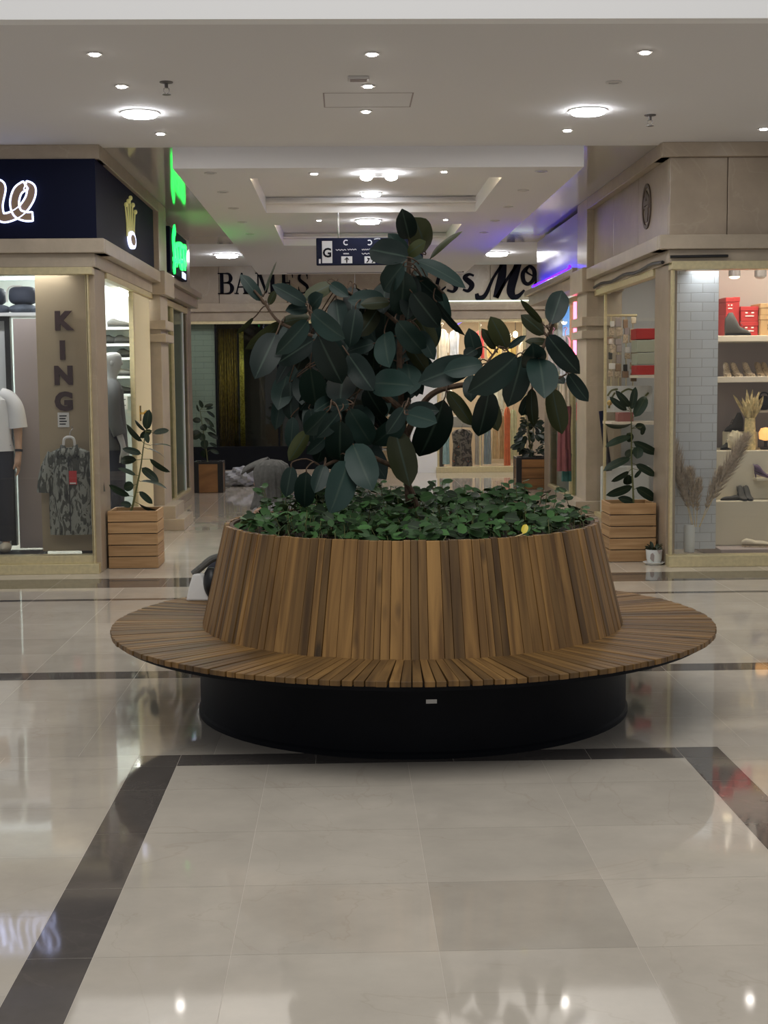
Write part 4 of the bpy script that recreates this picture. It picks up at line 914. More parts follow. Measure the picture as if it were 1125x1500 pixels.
list_plant('rubber_plant', 'young rubber plant with a leaning stem in the left pine box', 12.85, V((-1.96, 12.85, .47)), [(193.5, 744, 0), (200, 715, 0), (206, 685, 0), (210, 655, 0), (213.5, 632, 0)],
    z3([(805, 185, 820, 75, 52), (798, 190, 740, 132, 16), (782, 250, 695, 155, 28), (835, 190, 768, 228, 38), (840, 205, 928, 188, 34), (822, 272, 942, 278, 14), (812, 290, 905, 340, 13), (775, 318, 672, 290, 38), (750, 352, 662, 358, 50), (822, 345, 935, 418, 26), (745, 435, 648, 398, 28), (780, 395, 872, 472, 46), (768, 470, 918, 512, 24), (712, 550, 598, 488, 34), (735, 490, 680, 505, 55), (765, 525, 838, 592, 36), (722, 602, 662, 590, 36), (762, 592, 860, 628, 12), (800, 200, 815, 260, 30)]), 11, 'leaf2')
z7 = lambda L: [(825+a/3.75, 580+b/3.75, 825+c/3.75, 580+d/3.75, w/3.75) for a, b, c, d, w in L]
list_plant('rubber_plant', 'young upright rubber plant in the right pine box', 12.86, V((2.62, 12.86, .48)), [(928, 738, 0), (927, 710, 0), (925, 670, 0), (925, 635, 0), (924.5, 603, 0)],
    z7([(375, 75, 397, -50, 42), (368, 60, 288, -30, 36), (350, 80, 255, 5, 32), (360, 60, 310, 20, 30), (392, 115, 455, 2, 64), (380, 150, 230, 153, 10), (395, 165, 455, 180, 46), (440, 165, 432, 215, 26), (372, 222, 232, 280, 44), (350, 205, 375, 250, 50), (385, 250, 522, 318, 44), (412, 280, 405, 345, 60), (368, 340, 220, 412, 48), (398, 376, 508, 440, 46), (430, 405, 392, 450, 22), (362, 415, 263, 470, 28), (358, 432, 352, 488, 56), (380, 497, 235, 545, 44), (400, 505, 505, 572, 60), (388, 585, 300, 560, 44), (385, 300, 340, 330, 40)]), 12, 'leaf2')
z4 = lambda L: [(220+a/4.165, 380+b/4.165, 220+c/4.165, 380+d/4.165, w/4.165) for a, b, c, d, w in L]
list_plant('rubber_plant', 'small leafy plant in the dark framed planter at the far left', 21.45, V((-2.04, 21.45, .42)), [(304, 676, 0), (301, 650, 0), (296, 620, 0), (293, 600, 0)],
    z4([(320, 905, 300, 858, 24), (330, 900, 385, 885, 24), (300, 930, 285, 885, 12), (340, 915, 385, 905, 16), (345, 925, 395, 965, 20), (310, 985, 258, 980, 36), (330, 965, 390, 1025, 26), (315, 1010, 340, 1045, 44), (310, 1055, 248, 1090, 60), (350, 1055, 415, 1095, 28), (310, 1060, 325, 1110, 40), (330, 1100, 335, 1160, 48), (360, 1120, 410, 1145, 20), (335, 1160, 330, 1210, 50), (365, 1160, 420, 1185, 26), (340, 1010, 400, 1060, 20)]), 13, 'leaf2')
t = thing('bushy_plant', 'dense dark bushy plant in the dark framed planter at the far right', 'plant', (2.82, 21.45, .44)); lm = MB(); s = MB(); r3 = random.Random(5)
for i in range(90):
    a = r3.uniform(0, 2*PI); h = r3.uniform(.02, .52); rr = .22*math.sin(PI*min(1, (h+.15)/.72))*r3.uniform(.4, 1); p = V((2.82+rr*math.cos(a), 21.45+rr*math.sin(a), .48+h)); d = V((math.cos(a)*.7, math.sin(a)*.7, r3.uniform(-.9, .4))).normalized()
    leaf(lm, p, p+d*.15, .075, V((r3.uniform(-.4, .4), -.7, .6)), .2, .1, 6, 2, r3.uniform(.5, 1.1), .8)
for i in range(7):
    x = r3.uniform(-.16, .12); q = V((2.8+x, 21.45, r3.uniform(1.0, 1.3))); s.tube([V((2.82, 21.45, .44)), V((2.81+x*.5, 21.45, .8)), q], .005, 5)
    for k in range(3): p = q-V((0, 0, .07*k)); leaf(lm, p, p+V((r3.uniform(-.12, .12), -.02, r3.uniform(-.02, .05))), .03, V((0, -1, .4)), .1, .1, 5, 2, .8, .8)
lm.build('foliage', M['leaf2'], t, world=True, smooth=80); s.build('stem', M['stem'], t, world=True)
# small white pot
sp_ = thing('flower_pot', 'small white ceramic pot with saucer in front of the right pine box', 'pot', (2.735, 12.48, 0))
m = MB(); m.lathe([(0, .004), (.07, 0), (.098, .022), (.092, .024), (.066, .01), (0, .01)], n=32); m.build('saucer', M['vasew'], sp_)
m = MB(); m.lathe([(0, .012), (.055, .012), (.068, .05), (.074, .135), (.069, .135), (.062, .05), (0, .04)], n=32); m.build('pot', M['vasew'], sp_)
m = MB(); m.lathe([(0, .118), (.069, .118)], n=24); m.build('soil', M['soil'], sp_)
m = MB(); poly(m, [(-.03, .04), (-.012, .03), (-.008, .09), (-.022, .11), (-.04, .1), (-.045, .06)], V((-.005, -.066, 0)), XU, ZU, .006); poly(m, [(.02, .1), (.045, .135), (.0, .135)], V((.01, -.072, 0)), XU, ZU, .005); m.build('painted_marks', M['mauve'], sp_)
m = MB()
for i in range(14):
    a = i*.9; b = V((.03*math.cos(a), .03*math.sin(a), .12)); d = V((math.cos(a)*.6, math.sin(a)*.6, rnd.uniform(.2, 1.1))).normalized(); leaf(m, b, b+d*rnd.uniform(.05, .1), .035, V((0, -.5, 1)), .2, .2, 5, 2, rnd.uniform(.6, 1.1), .6)
m.build('foliage', M['leaf2'], sp_)
# grey sack in front of the dark shop
t = thing('sack', 'crumpled grey plastic sack lying on the floor beside the far left planter', 'sack', (-1.62, 22.6, 0)); m = MB()
m.ell((0, 0, .15), .3, .22, .155, 40, 22, fn=lambda p: p*(1+.09*math.sin(p.x*9+p.z*7)+.07*math.sin(p.y*13+p.x*11)+.05*math.sin(p.z*19-p.x*15)))
m.v = [V((q.x+.28*max(0, q.x)*1.2, q.y*(1-.6*max(0, q.x)/.4), max(q.z*(1-.5*max(0, q.x)/.4), .0))) for q in m.v]; m.build('bag', M['graytarp'], t, smooth=25)
m = MB(); m.add([(-.02, -.205, .13), (.05, -.2, .12), (.07, -.195, .17), (.0, -.2, .185)], [(0, 1, 2, 3)]); 

# ================================================================== LEFT SHOP CONTENT
def mannequin(name, label, loc, rz, h, skin_m, clothes, arm=None, base=True):
    t = thing(name, label, 'mannequin', loc, rz); k = h/1.8; S3 = lambda *p: (p[0]*k, p[1]*k, p[2]*k)
    vs = [S3(0, 0, .95), S3(0, -.02, 1.12), S3(0, 0, 1.3), S3(0, -.005, 1.45), S3(0, .0, 1.53), S3(0, .022, 1.615), S3(0, .012, 1.70), S3(0, .005, 1.765)]; ed = [(i, i+1) for i in range(7)]
    ra = [(.15*k, .1*k), (.125*k, .09*k), (.16*k, .1*k), (.08*k, .06*k), (.054*k, .058*k), (.078*k, .098*k), (.096*k, .115*k), (.082*k, .095*k)]
    def chain(st, pts, rs):
        a = st
        for p, r in zip(pts, rs): vs.append(S3(*p)); ra.append((r[0]*k, r[1]*k) if isinstance(r, tuple) else r*k); ed.append((a, len(vs)-1)); a = len(vs)-1
        return a
    for s in (-1, 1):
        a = chain(2, [(s*.19, 0, 1.42), (s*.245, -.01, 1.14), (s*.26, .07, .90), (s*.25, .09, .82)], [.058, .045, .03, (.02, .04)])
        for j in range(4): chain(a, [(s*(.26-.0*j), .115-.022*j+.0, .765), (s*(.25-.004*j), .115-.022*j, .725-.004*abs(j-1.5)), (s*(.235-.004*j), .112-.022*j, .70)], [.0095, .009, .007])
        chain(a, [(s*.235, .125, .80), (s*.225, .13, .765)], [.011, .009])
        chain(0, [(s*.09, 0, .86), (s*.1, .02, .48), (s*.105, -.02, .09), (s*.11, .1, .04)], [.095, .062, .038, .032])
    skinmesh('body', vs, ed, ra, skin_m, t)
    for nm_, c_, r_ in (('nose', (0, .105, 1.655), (.014, .02, .022)), ('mouth', (0, .096, 1.61), (.02, .01, .006)), ('brow', (.028, .092, 1.69), (.014, .01, .006)), ('brow', (-.028, .092, 1.69), (.014, .01, .006)), ('ear', (.074, .01, 1.655), (.012, .02, .03)), ('ear', (-.074, .01, 1.655), (.012, .02, .03))): m = MB(); m.ell(S3(*c_), *[q*k for q in r_]); m.build(nm_, skin_m, t)
    def rg(z, rx, ry, ph=0, n=24): return [V((rx*k*math.cos(2*PI*q/n)*(1+.03*math.cos(6*2*PI*q/n+ph)), ry*k*math.sin(2*PI*q/n)*(1+.03*math.cos(5*2*PI*q/n+ph)), z*k)) for q in range(n)]
    top, bot, sl, tz = clothes
    m = MB(); m.loft([rg(tz, .205, .155, 1), rg(1.05, .19, .145, 2), rg(1.25, .19, .13, 3), rg(1.40, .21, .12, 1), rg(1.46, .12, .09), rg(1.49, .075, .07)]); m.build('top_garment', top, t)
    for s in (-1, 1):
        m = MB()
        pts = [S3(s*.1, 0, 1.435), S3(s*.165, 0, 1.41), S3(s*.225, 0, 1.32), S3(s*.25, 0, 1.14)] + ([S3(s*.262, .05, .97)] if sl else [])
        c = catmull(pts, 5); m.tube(c, [(.075+(-.01 if sl else .012)*i/len(c))*k for i in range(len(c))], 14, cap=not sl); m.build('sleeve', top, t)
    m = MB()
    for s in (-1, 1): c = catmull([S3(s*.085, 0, .98), S3(s*.1, .02, .52), S3(s*.105, -.01, .1)], 6); m.tube(c, [(.115-.05*i/len(c))*k for i in range(len(c))], 14)
    m.ell(S3(0, 0, .91), .175*k, .125*k, .17*k, 24, 12); m.build('trousers', bot, t)
    for s in (-1, 1): m = MB(); m.ell(S3(s*.11, .06, .04), .05*k, .13*k, .05*k); m.build('shoe', M['whiteshoe'], t)
    return t
ml = mannequin('mannequin', 'mannequin in white tee and black trousers at the left photo edge', (-3.21, 12.98, .13), PI, 1.77, M['mann2'], (M['tee'], M['jeans'], False, .93))
m = MB(); m.tube([(-.258, .06, .93), (-.258, .063, .91)], .036, 14); m.build('watch', M['black'], ml)
mannequin('mannequin', 'grey bald mannequin in a dark jacket behind the left side window', (-2.37, 14.5, .12), math.radians(-75), 1.88, M['mannq'], (mat('charcoal_jacket', (.07, .07, .07), .8), M['jeans'], True, .82))
t = thing('display_plinth', 'low dark plinth on the floor of the left shop window', 'plinth', (-3.1, 12.8, 0)); B(-3.78, -2.75, 12.5, 13.08, .0, .13).build('body', M['black'], t, world=True, bevel=.02)
t = thing('framed_panel', 'pale grey panel in a thin dark frame behind the white tee mannequin', 'panel', (-3.5, 13.35, 0)); B(-3.9, -3.11, 13.35, 13.38, .14, 2.25).build('pane', M['greywall'], t, world=True, smooth=0)
f = MB(); f.box(-3.14, -3.09, 13.32, 13.39, .14, 2.27); f.box(-3.9, -3.14, 13.32, 13.39, 2.23, 2.27); f.build('frame', M['black'], t, world=True, smooth=0)
tag(B(-3.9, -2.78, 13.2, 13.7, 2.27, 2.30).build('shelf', M['greywall'], smooth=0), 'high pale shelf carrying dark bags at the left photo edge', 'shelf')
def softbag(label, x, z, w, h, mt, group='bags on the high shelf'):
    t = thing('bag', label, 'bag', (x, 13.42, z), 0, group); m = MB()
    m.ell((0, 0, h/2), w/2, .13, h/2, 24, 14, fn=lambda p: V((math.copysign(abs(p.x)**.6, p.x), p.y, math.copysign(abs(p.z)**.6, p.z)))); m.build('body', mt, t)
    m = MB(); m.tube(catmull([(-w*.48, -.1, .02), (-w*.5, -.09, h*.6), (-w*.4, -.08, h*.95), (0, -.06, h*1.0)], 6), .008, 6); m.build('piping', M['paper'], t); return t
nv = mat('navy_canvas', (.035, .045, .075), .7); den = mat('washed_denim', (.10, .12, .16), .9, noise=.3, nscale=20)
softbag('dark navy bag with pale piping on the high shelf next to the beige panel', -2.98, 2.38, .26, .17, nv); softbag('dark bag cut by the left photo edge on the high shelf', -3.24, 2.38, .2, .16, nv)
for i, x in enumerate((-2.98, -3.24)):
    m = MB(); m.ell((x, 13.42, 2.34), .14, .17, .05, 20, 10); tag(m.build('folded_jeans', den), ['folded blue denim under the piped navy bag', 'folded blue denim at the left photo edge'][i], 'jeans', 'folded denim')
tag(B(-3.4, -2.8, 13.5, 13.56, 2.62, 2.65).build('light_tube', M['tubew'], smooth=0), 'white light tube above the high shelf in the left shop', 'lamp')
# camouflage shirt
cs = thing('shirt', 'grey camouflage shirt hanging in front of the beige panel', 'shirt', (-2.43, 12.6, 1.05))
def rg2(z, rx, ry, x0=0, n=36): return [V((x0+rx*math.cos(2*PI*q/n)*(1+.02*math.cos(9*2*PI*q/n+z*8)), ry*math.sin(2*PI*q/n)*(1+.22*math.cos(8*2*PI*q/n+z*5)), z)) for q in range(n)]
m = MB(); m.loft([rg2(-.735, .205, .05, .01), rg2(-.5, .195, .055), rg2(-.25, .188, .06), rg2(-.08, .19, .055), rg2(0, .165, .05), rg2(.035, .085, .045)]); m.build('body', M['camo'], cs)
for s in (-1, 1): m = MB(); c = catmull([(s*.15, 0, -.015), (s*.215, -.005, -.18), (s*.235, -.01, -.36)], 6); m.tube(c, [.05+.018*i/len(c) for i in range(len(c))], 14, flat=.7); m.build('sleeve', M['camo'], cs)
m = MB()
for s in (-1, 1): m.add([(s*.015, -.06, -.06), (s*.09, -.055, -.03), (s*.075, -.03, .065), (s*.03, -.045, .05)], [(0, 1, 2, 3) if s > 0 else (3, 2, 1, 0)])
m.build('collar', M['camo'], cs, solid=.006)
B(-.004, .004, -.078, -.07, -.72, -.04).build('button_placket', M['black'], cs, smooth=0)
o = B(.0, .068, -.085, -.082, -.285, -.165).build('price_tag', M['red'], cs, smooth=0); o['label'] = 'red price tag'
m = MB(); m.box(.006, .06, -.087, -.085, -.28, -.268); m.build('tag_stripe', M['paper'], o, smooth=0)
m = MB(); m.tube(catmull([(-.05, -.03, .06), (-.04, -.035, .115), (0, -.035, .13), (.04, -.035, .115), (.05, -.03, .05)], 5), .012, 8); m.build('hanger_collar', M['paper'], cs)
m = MB(); m.tube(catmull([(0, .02, .1), (0, .03, .17), (.02, .05, .2), (.0, .09, .22)], 5), .004, 6); m.build('hanger_hook', M['steel'], cs)
pn = thing('price_notice', 'small white notice card under the letter G on the beige panel', 'notice', (-2.43, 12.715, 1.33)); p = at(93, 615, 12.71)
B(p.x-.05, p.x+.05, 12.705, 12.72, p.z-.065, p.z+.065).build('card', M['paper'], pn, world=True, smooth=0); m = MB()
for k in range(4): m.box(p.x-.035, p.x+.03-.01*(k % 2), 12.703, 12.705, p.z+.03-k*.024, p.z+.04-k*.024)
m.build('printed_lines', M['signink'], pn, world=True, smooth=0)
# shoes
def shoe(name, label, cat, loc, rz, L, up_m, sole_m, group, kind='low'):
    t = thing(name, label, cat, loc, rz, group); m = MB(); W = L*.34; rings = []
    hts = {'low': [.2, .30, .31, .24, .21, .18, .14, .06], 'loaf': [.16, .24, .22, .17, .17, .16, .12, .05], 'boot': [.62, .85, .86, .6, .32, .24, .18, .07], 'heel': [.34, .42, .36, .22, .15, .11, .09, .04]}[kind]
    for i in range(8):
        f = i/7; w = W/2*[.55, .8, .82, .85, .95, 1, .85, .35][i]; h = L*hts[i]; z0 = L*.055 + (L*.25*max(0, 1-f*1.7) if kind == 'heel' else 0)
        rings.append([V((w*math.cos(2*PI*q/14), L*(f-.5), z0+max(0, (math.sin(2*PI*q/14)*.5+.5))*h)) for q in range(14)])
    m.loft(rings); m.build('upper', up_m, t)
    s = MB(); out = [(W/2*a, L*(b-.5)) for a, b in ((.5, 0), (.8, .12), (.82, .35), (1.02, .65), (.9, .88), (.4, 1.01))]; out = out+[(-a, b) for a, b in out[::-1]]
    dz = L*.22 if kind == 'heel' else 0
    n = len(out); zb = [dz*max(0, 1-(y/L+.5)*1.7) for x, y in out]
    s.add([(x, y, zb[i]) for i, (x, y) in enumerate(out)]+[(x, y, zb[i]+L*.06) for i, (x, y) in enumerate(out)], [tuple(range(n-1, -1, -1)), tuple(range(n, 2*n))]+[(i, (i+1) % n, n+(i+1) % n, n+i) for i in range(n)])
    if kind == 'heel': s.tube([(0, -L*.42, 0), (0, -L*.44, L*.24)], [L*.02, L*.05], 8)
    s.build('sole', sole_m, t)
    if kind in ('low', 'boot'):
        l_ = MB()
        for k in range(4): y = L*(.08+.07*k); z = L*(.055+(.27-.03*k if kind == 'low' else .5-.12*k)); l_.tube([(-W*.25, y, z-.01), (0, y, z+.006), (W*.25, y, z-.01)], L*.012, 6)
        l_.build('laces', M['paper'] if kind == 'low' else sole_m, t)
    if kind == 'heel':
        l_ = MB(); l_.tube(catmull([(-W*.35, -L*.35, L*.4), (-W*.3, -L*.5, L*.6), (0, -L*.56, L*.66), (W*.3, -L*.5, L*.6), (W*.35, -L*.35, L*.4)], 5), L*.02, 6); l_.build('strap', up_m, t)
    return t
gsh = [('dark shoe on the top glass shelf behind the left side window', 176, 478), ('dark shoe on the second glass shelf behind the left side window', 168, 502), ('dark shoe at the right of the second glass shelf', 186, 500), ('dark shoe on the glass shelf beside the bald mannequin head', 190, 522), ('pale shoe on the glass shelf below the bald head', 182, 549), ('dark shoe on the lowest glass shelf beside the dark jacket', 184, 575)]
for zy in (480, 504, 524, 551, 577):
    z = at(170, zy, 15.35).z; o = tag(B(-2.8, -2.27, 15.2, 15.55, z-.025, z).build('shelf', M['vasew'], smooth=0), f'{ {480: "topmost", 504: "second", 524: "third", 551: "fourth", 577: "lowest"}[zy] } pale shoe shelf behind the left side window', 'shelf', 'shoe shelves of the left shop')
for i, (lb, px, py) in enumerate(gsh):
    zy = min((480, 504, 524, 551, 577), key=lambda q: abs(q-py-2)); z = at(170, zy, 15.35).z; p = at(px, py, 15.36); shoe('shoe', lb, 'shoe', (p.x, 15.36, z), -PI/2+.3, .27, M['dshoe'] if i != 4 else M['mannq'], M['black'] if i % 2 else M['dshoe'], 'shoes on the glass shelves', 'low')
t = thing('price_card', 'white price card leaning on a dark box beside the dark jacket', 'card', (-2.33, 14.95, 1.36)); p = at(180, 590, 14.9); B(p.x-.045, p.x+.045, 14.9, 14.92, p.z-.07, p.z+.07).build('card', M['paper'], t, world=True, smooth=0)
m = MB(); [m.box(p.x-.03, p.x+.03-.02*(k % 2), 14.897, 14.9, p.z+.03-k*.03, p.z+.038-k*.03) for k in range(3)]; m.build('printed_lines', M['signink'], t, world=True, smooth=0)
t = thing('poster_board', 'dark poster board with white writing low behind the left side window', 'poster', (-2.42, 14.0, .12)); B(-2.62, -2.3, 13.62, 13.66, .25, 1.0).build('board', M['black'], t, world=True, smooth=0)
m = MB(); og = V((0, 13.62, 0)); [stroke(m, [(-2.42+.02*(k % 2), .9-.06*k), (-2.38, .88-.06*k), (-2.36+.01*(k % 3), .9-.06*k)], .018, og, XU, ZU, .004, 3) for k in range(6)]; m.build('white_writing', M['paper'], t, world=True, smooth=0)
B(-2.55, -2.35, 13.66, 13.9, 0, .3).build('stand', M['black'], t, world=True, smooth=0)
# ================================================================== RIGHT SHOP CONTENT
def W2(px, py, Y): return at(px, py, Y)
def boxpx(name, label, cat, x0, y0, x1, y1, Y, dep, mt, group=None, lid=False, mk=None):
    a, b = at(x0, y1, Y), at(x1, y0, Y); t = thing(name, label, cat, ((a.x+b.x)/2, Y+dep/2, a.z), 0, group)
    B(a.x, b.x, Y, Y+dep, a.z, b.z).build('body', mt, t, world=True, smooth=0, bevel=.004)
    if lid: B(a.x-.004, b.x+.004, Y-.005, Y+dep+.004, b.z-.035, b.z+.002).build('lid', mt, t, world=True, smooth=0, bevel=.003)
    if mk:
        m = MB(); w = b.x-a.x; h = b.z-a.z; og = V((0, Y-.006, 0)); cx, cz = a.x+w*.5, a.z+h*.42
        stroke(m, [(cx-w*.22, cz), (cx-w*.05, cz-.012), (cx+w*.22, cz)], .010, og, XU, ZU, .002, 3); stroke(m, [(cx-w*.2, cz+.03), (cx-w*.12, cz+.04)], .012, og, XU, ZU, .002, 0); stroke(m, [(cx+w*.12, cz+.03), (cx+w*.22, cz+.04)], .012, og, XU, ZU, .002, 0); m.build('mark', mk, t, world=True, smooth=0)
    return t
for i, (zt, lb) in enumerate(((491.5, 'upper cream shelf with red boxes in the right shop window'), (551.5, 'middle cream shelf with beige heels in the right shop window'))):
    z = at(1095, zt, 13.15).z; tag(B(3.365, 4.8, 13.15, 13.75, z-.055, z).build('shelf', M['shelfw'], smooth=0, bevel=.004), lb, 'shelf', 'cream wall shelves')
zs1, zs2 = at(1095, 491.5, 13.15).z, at(1095, 551.5, 13.15).z
def boxw(name, label, x0, x1, z0, z1, y0, dep, mt, mk=None, group='shoe boxes on the upper shelf'):
    t = thing(name, label, 'box', ((x0+x1)/2, y0+dep/2, z0), 0, group); B(x0, x1, y0, y0+dep, z0, z1).build('body', mt, t, world=True, smooth=0, bevel=.004); B(x0-.004, x1+.004, y0-.004, y0+dep+.004, z1-.04, z1+.002).build('lid', mt, t, world=True, smooth=0, bevel=.003)
    if mk:
        m = MB(); w = x1-x0; og = V((0, y0-.002, 0)); cx, cz = x0+w*.5, z0+(z1-z0)*.36
        stroke(m, [(cx-w*.25, cz), (cx, cz+.001), (cx+w*.25, cz)], .009, og, XU, ZU, .003, 3); m.box(cx-w*.25, cx-w*.12, y0-.004, y0-.002, cz+.025, cz+.037); m.box(cx+w*.1, cx+w*.25, y0-.004, y0-.002, cz+.025, cz+.037); m.build('mark', mk, t, world=True, smooth=0)
X13 = lambda px: at(px, 480, 13.4).x
boxw('shoe_box', 'lower red box of the left stack on the upper shelf, behind the grey shoe', X13(1061), X13(1073), zs1, zs1+.2, 13.35, .3, M['redbox'], M['paper'])
boxw('shoe_box', 'upper red box of the left stack on the upper shelf', X13(1061), X13(1073), zs1+.203, zs1+.36, 13.35, .3, M['redbox'], M['paper'])
boxw('shoe_box', 'red box standing upright on the upper shelf between the two stacks', X13(1073.5), X13(1082), zs1, zs1+.365, 13.38, .28, M['redbox'])
boxw('shoe_box', 'lower red box of the right pair on the upper shelf', X13(1083), X13(1108), zs1, zs1+.135, 13.35, .3, M['redbox'], M['paper'])
boxw('shoe_box', 'upper red box of the right pair on the upper shelf', X13(1083), X13(1108), zs1+.138, zs1+.275, 13.35, .3, M['redbox'], M['paper'])
boxw('shoe_box', 'lower brown card box at the right photo edge on the upper shelf', X13(1109.5), X13(1150), zs1, zs1+.19, 13.3, .32, M['brownbox'], M['signink'])
boxw('shoe_box', 'upper brown card box at the right photo edge on the upper shelf', X13(1109.5), X13(1150), zs1+.193, zs1+.30, 13.3, .32, M['brownbox'])
p = at(1083, 490, 13.22); shoe('shoe', 'dark grey shoe in front of the red boxes on the upper shelf', 'shoe', (p.x-.01, 13.24, zs1), -PI/2, .24, M['dshoe'], M['black'], 'shoes in the right window', 'boot')
for px, lb in ((1066, 'leftmost beige heel on the middle shelf next to the brick panel'), (1080, 'second beige heel from the left on the middle shelf'), (1098, 'third beige heel from the left on the middle shelf'), (1114, 'leopard print heel near the right photo edge'), (1123, 'leopard print heel cut by the right photo edge')):
    p = at(px, 550, 13.3); shoe('high_heel', lb, 'shoe', (p.x, 13.32, zs2), PI+rnd.uniform(-.2, .2), .2, M['beigeshoe'] if px < 1105 else camomat('leopard', [(.03, .02, .015), (.45, .33, .2), (.08, .05, .03)], 60), M['beigeshoe'], 'heels on the middle shelf', 'heel')
def cab(name, label, x0, x1, y0, y1, z0, z1, mt, cat='cabinet'):
    t = thing(name, label, cat, ((x0+x1)/2, (y0+y1)/2, z0)); B(x0, x1, y0, y1, z0, z1).build('body', mt, t, world=True, smooth=0, bevel=.008); return t
z_hi, z_mid, z_lo = at(1095, 660, 13.1).z, at(1095, 734, 12.9).z, at(1095, 803, 12.7).z
tag(B(3.37, 4.8, 12.62, 13.7, .0, z_lo).build('dark_plinth', M['mauve'], smooth=0, bevel=.006), 'dark plinth at the bottom of the right shop window', 'plinth')
t = cab('display_riser', 'white lower display riser with a loafer in the right window', 3.37, 4.8, 12.92, 13.7, z_lo, z_mid, M['cream'])
t = cab('display_riser', 'cream upper display riser with the straw vase in the right window', 3.37, 4.8, 13.12, 13.72, z_mid, z_hi, M['cream'])
p = at(1109, 800, 12.78); shoe('loafer', 'cream loafer at the bottom of the right shop window', 'shoe', (p.x, 12.78, z_lo), -PI/2-.25, .27, M['whiteshoe'], M['beigeshoe'], 'shoes in the right window', 'loaf')
p = at(1123, 800, 12.82); shoe('loafer', 'second cream loafer cut by the right photo edge', 'shoe', (p.x+.2, 12.84, z_lo), -PI/2-.1, .27, M['whiteshoe'], M['beigeshoe'], 'shoes in the right window', 'loaf')
for px, lb in ((1088, 'left dark sandal of the pair on the white riser'), (1097, 'right dark sandal of the pair on the white riser')):
    p = at(px, 720, 13.0); shoe('sandal', lb, 'shoe', (p.x, 13.02, z_mid), PI, .2, M['dshoe'], M['black'], 'dark sandals on the white riser', 'heel')
p = at(1070, 730, 12.98); shoe('sandal', 'dark wedge behind the pampas plume on the white riser', 'shoe', (p.x, 13.0, z_mid), PI/2, .17, M['dshoe'], M['black'], 'dark sandals on the white riser', 'loaf')
# bracket shelf for the purple heel
p = at(1117, 700, 13.05); tag(B(p.x-.07, p.x+.3, 12.98, 13.12, p.z-.02, p.z).build('small_shelf', M['cream'], smooth=0), 'small cream ledge carrying the purple heel', 'shelf'); shoe('high_heel', 'purple heel on the small cream ledge at the right photo edge', 'shoe', (p.x+.02, 13.05, p.z), -PI/2-.3, .19, M['purple'], M['purple'], 'shoes in the right window', 'heel')
for i, (px, py, Yq, lb) in enumerate(((1069, 657, 13.3, 'dark strappy boot on the cream riser beside the brick panel'), (1075, 632, 13.55, 'dark ankle boot behind on the cream riser block'))):
    p = at(px, py, Yq)
    if i: tag(B(p.x-.08, p.x+.2, Yq-.12, Yq+.12, z_hi, p.z).build('display_block', M['ivory'], smooth=0, bevel=.01), 'ivory block on the cream riser under the dark ankle boot', 'block')
    shoe('boot', lb, 'shoe', (p.x, Yq, p.z if i else z_hi), PI/2+.4, .2, M['dshoe'], M['black'], 'dark boots on the riser', 'boot')
p = at(1079, 657, 13.2); t = thing('folded_cloth', 'ivory ruffled cloth bag on the cream riser left of the straw vase', 'cloth', (p.x, 13.22, z_hi)); m = MB(); m.ell((0, 0, .09), .085, .06, .095, 26, 14, fn=lambda q: q*(1+.08*math.sin(q.x*14)+.06*math.sin(q.z*11+q.x*5))); m.v = [V((q.x, q.y, max(q.z, 0))) for q in m.v]; m.build('body', M['ivory'], t)
p = at(1099, 657, 13.2); t = thing('vase', 'straw coloured vase with dried leaves on the cream riser', 'vase', (p.x, 13.22, z_hi)); m = MB(); m.lathe([(0, 0), (.05, 0), (.056, .04), (.05, .2), (.048, .3), (.043, .3), (.043, .2), (0, .05)], n=28, wob=lambda a, z: 1+.04*math.sin(z*160)); m.build('vessel', M['straw'], t)
m = MB(); r3 = random.Random(9)
for i in range(34): b = V((r3.uniform(-.03, .03), r3.uniform(-.03, .03), .28)); d = V((r3.uniform(-.55, .5), r3.uniform(-.3, .3), 1)).normalized(); leaf(m, b, b+d*r3.uniform(.15, .3), .03, V((r3.uniform(-1, 1), -1, 0)), .2, .2, 6, 2, r3.uniform(.8, 1.2), .5)
m.build('dried_leaves', M['straw'], t)
p = at(1119, 590, 13.4); zt = at(1119, 601, 13.4).z; tag(B(p.x-.06, p.x+.3, 13.32, 13.55, zt-.02, zt).build('small_shelf', M['shelfw'], smooth=0), 'small shelf with a black bag at the right photo edge', 'shelf'); t = thing('handbag', 'black round handbag on the small shelf at the right photo edge', 'bag', (p.x, 13.4, zt)); m = MB(); m.ell((0, 0, .07), .08, .04, .07); m.build('body', M['black'], t); m = MB(); m.tube(catmull([(-.05, 0, .1), (-.03, 0, .16), (.03, 0, .16), (.05, 0, .1)], 5), .007, 6); m.build('handle', M['black'], t)
p = at(1120, 657, 13.2); t = thing('table_lamp', 'small orange glowing lamp on the cream riser at the right photo edge', 'lamp', (p.x+.02, 13.24, z_hi)); m = MB(); m.lathe([(0, .08), (.06, .1), (.065, .16), (.045, .2), (0, .21)], n=20); m.build('shade', mat('orange_glow', (.9, .5, .2), .5, emit=(1, .5, .15), es=1.0), t); m = MB(); m.lathe([(0, 0), (.05, 0), (.05, .02), (.015, .03), (.015, .09), (0, .09)], n=16); m.build('base', M['black'], t)
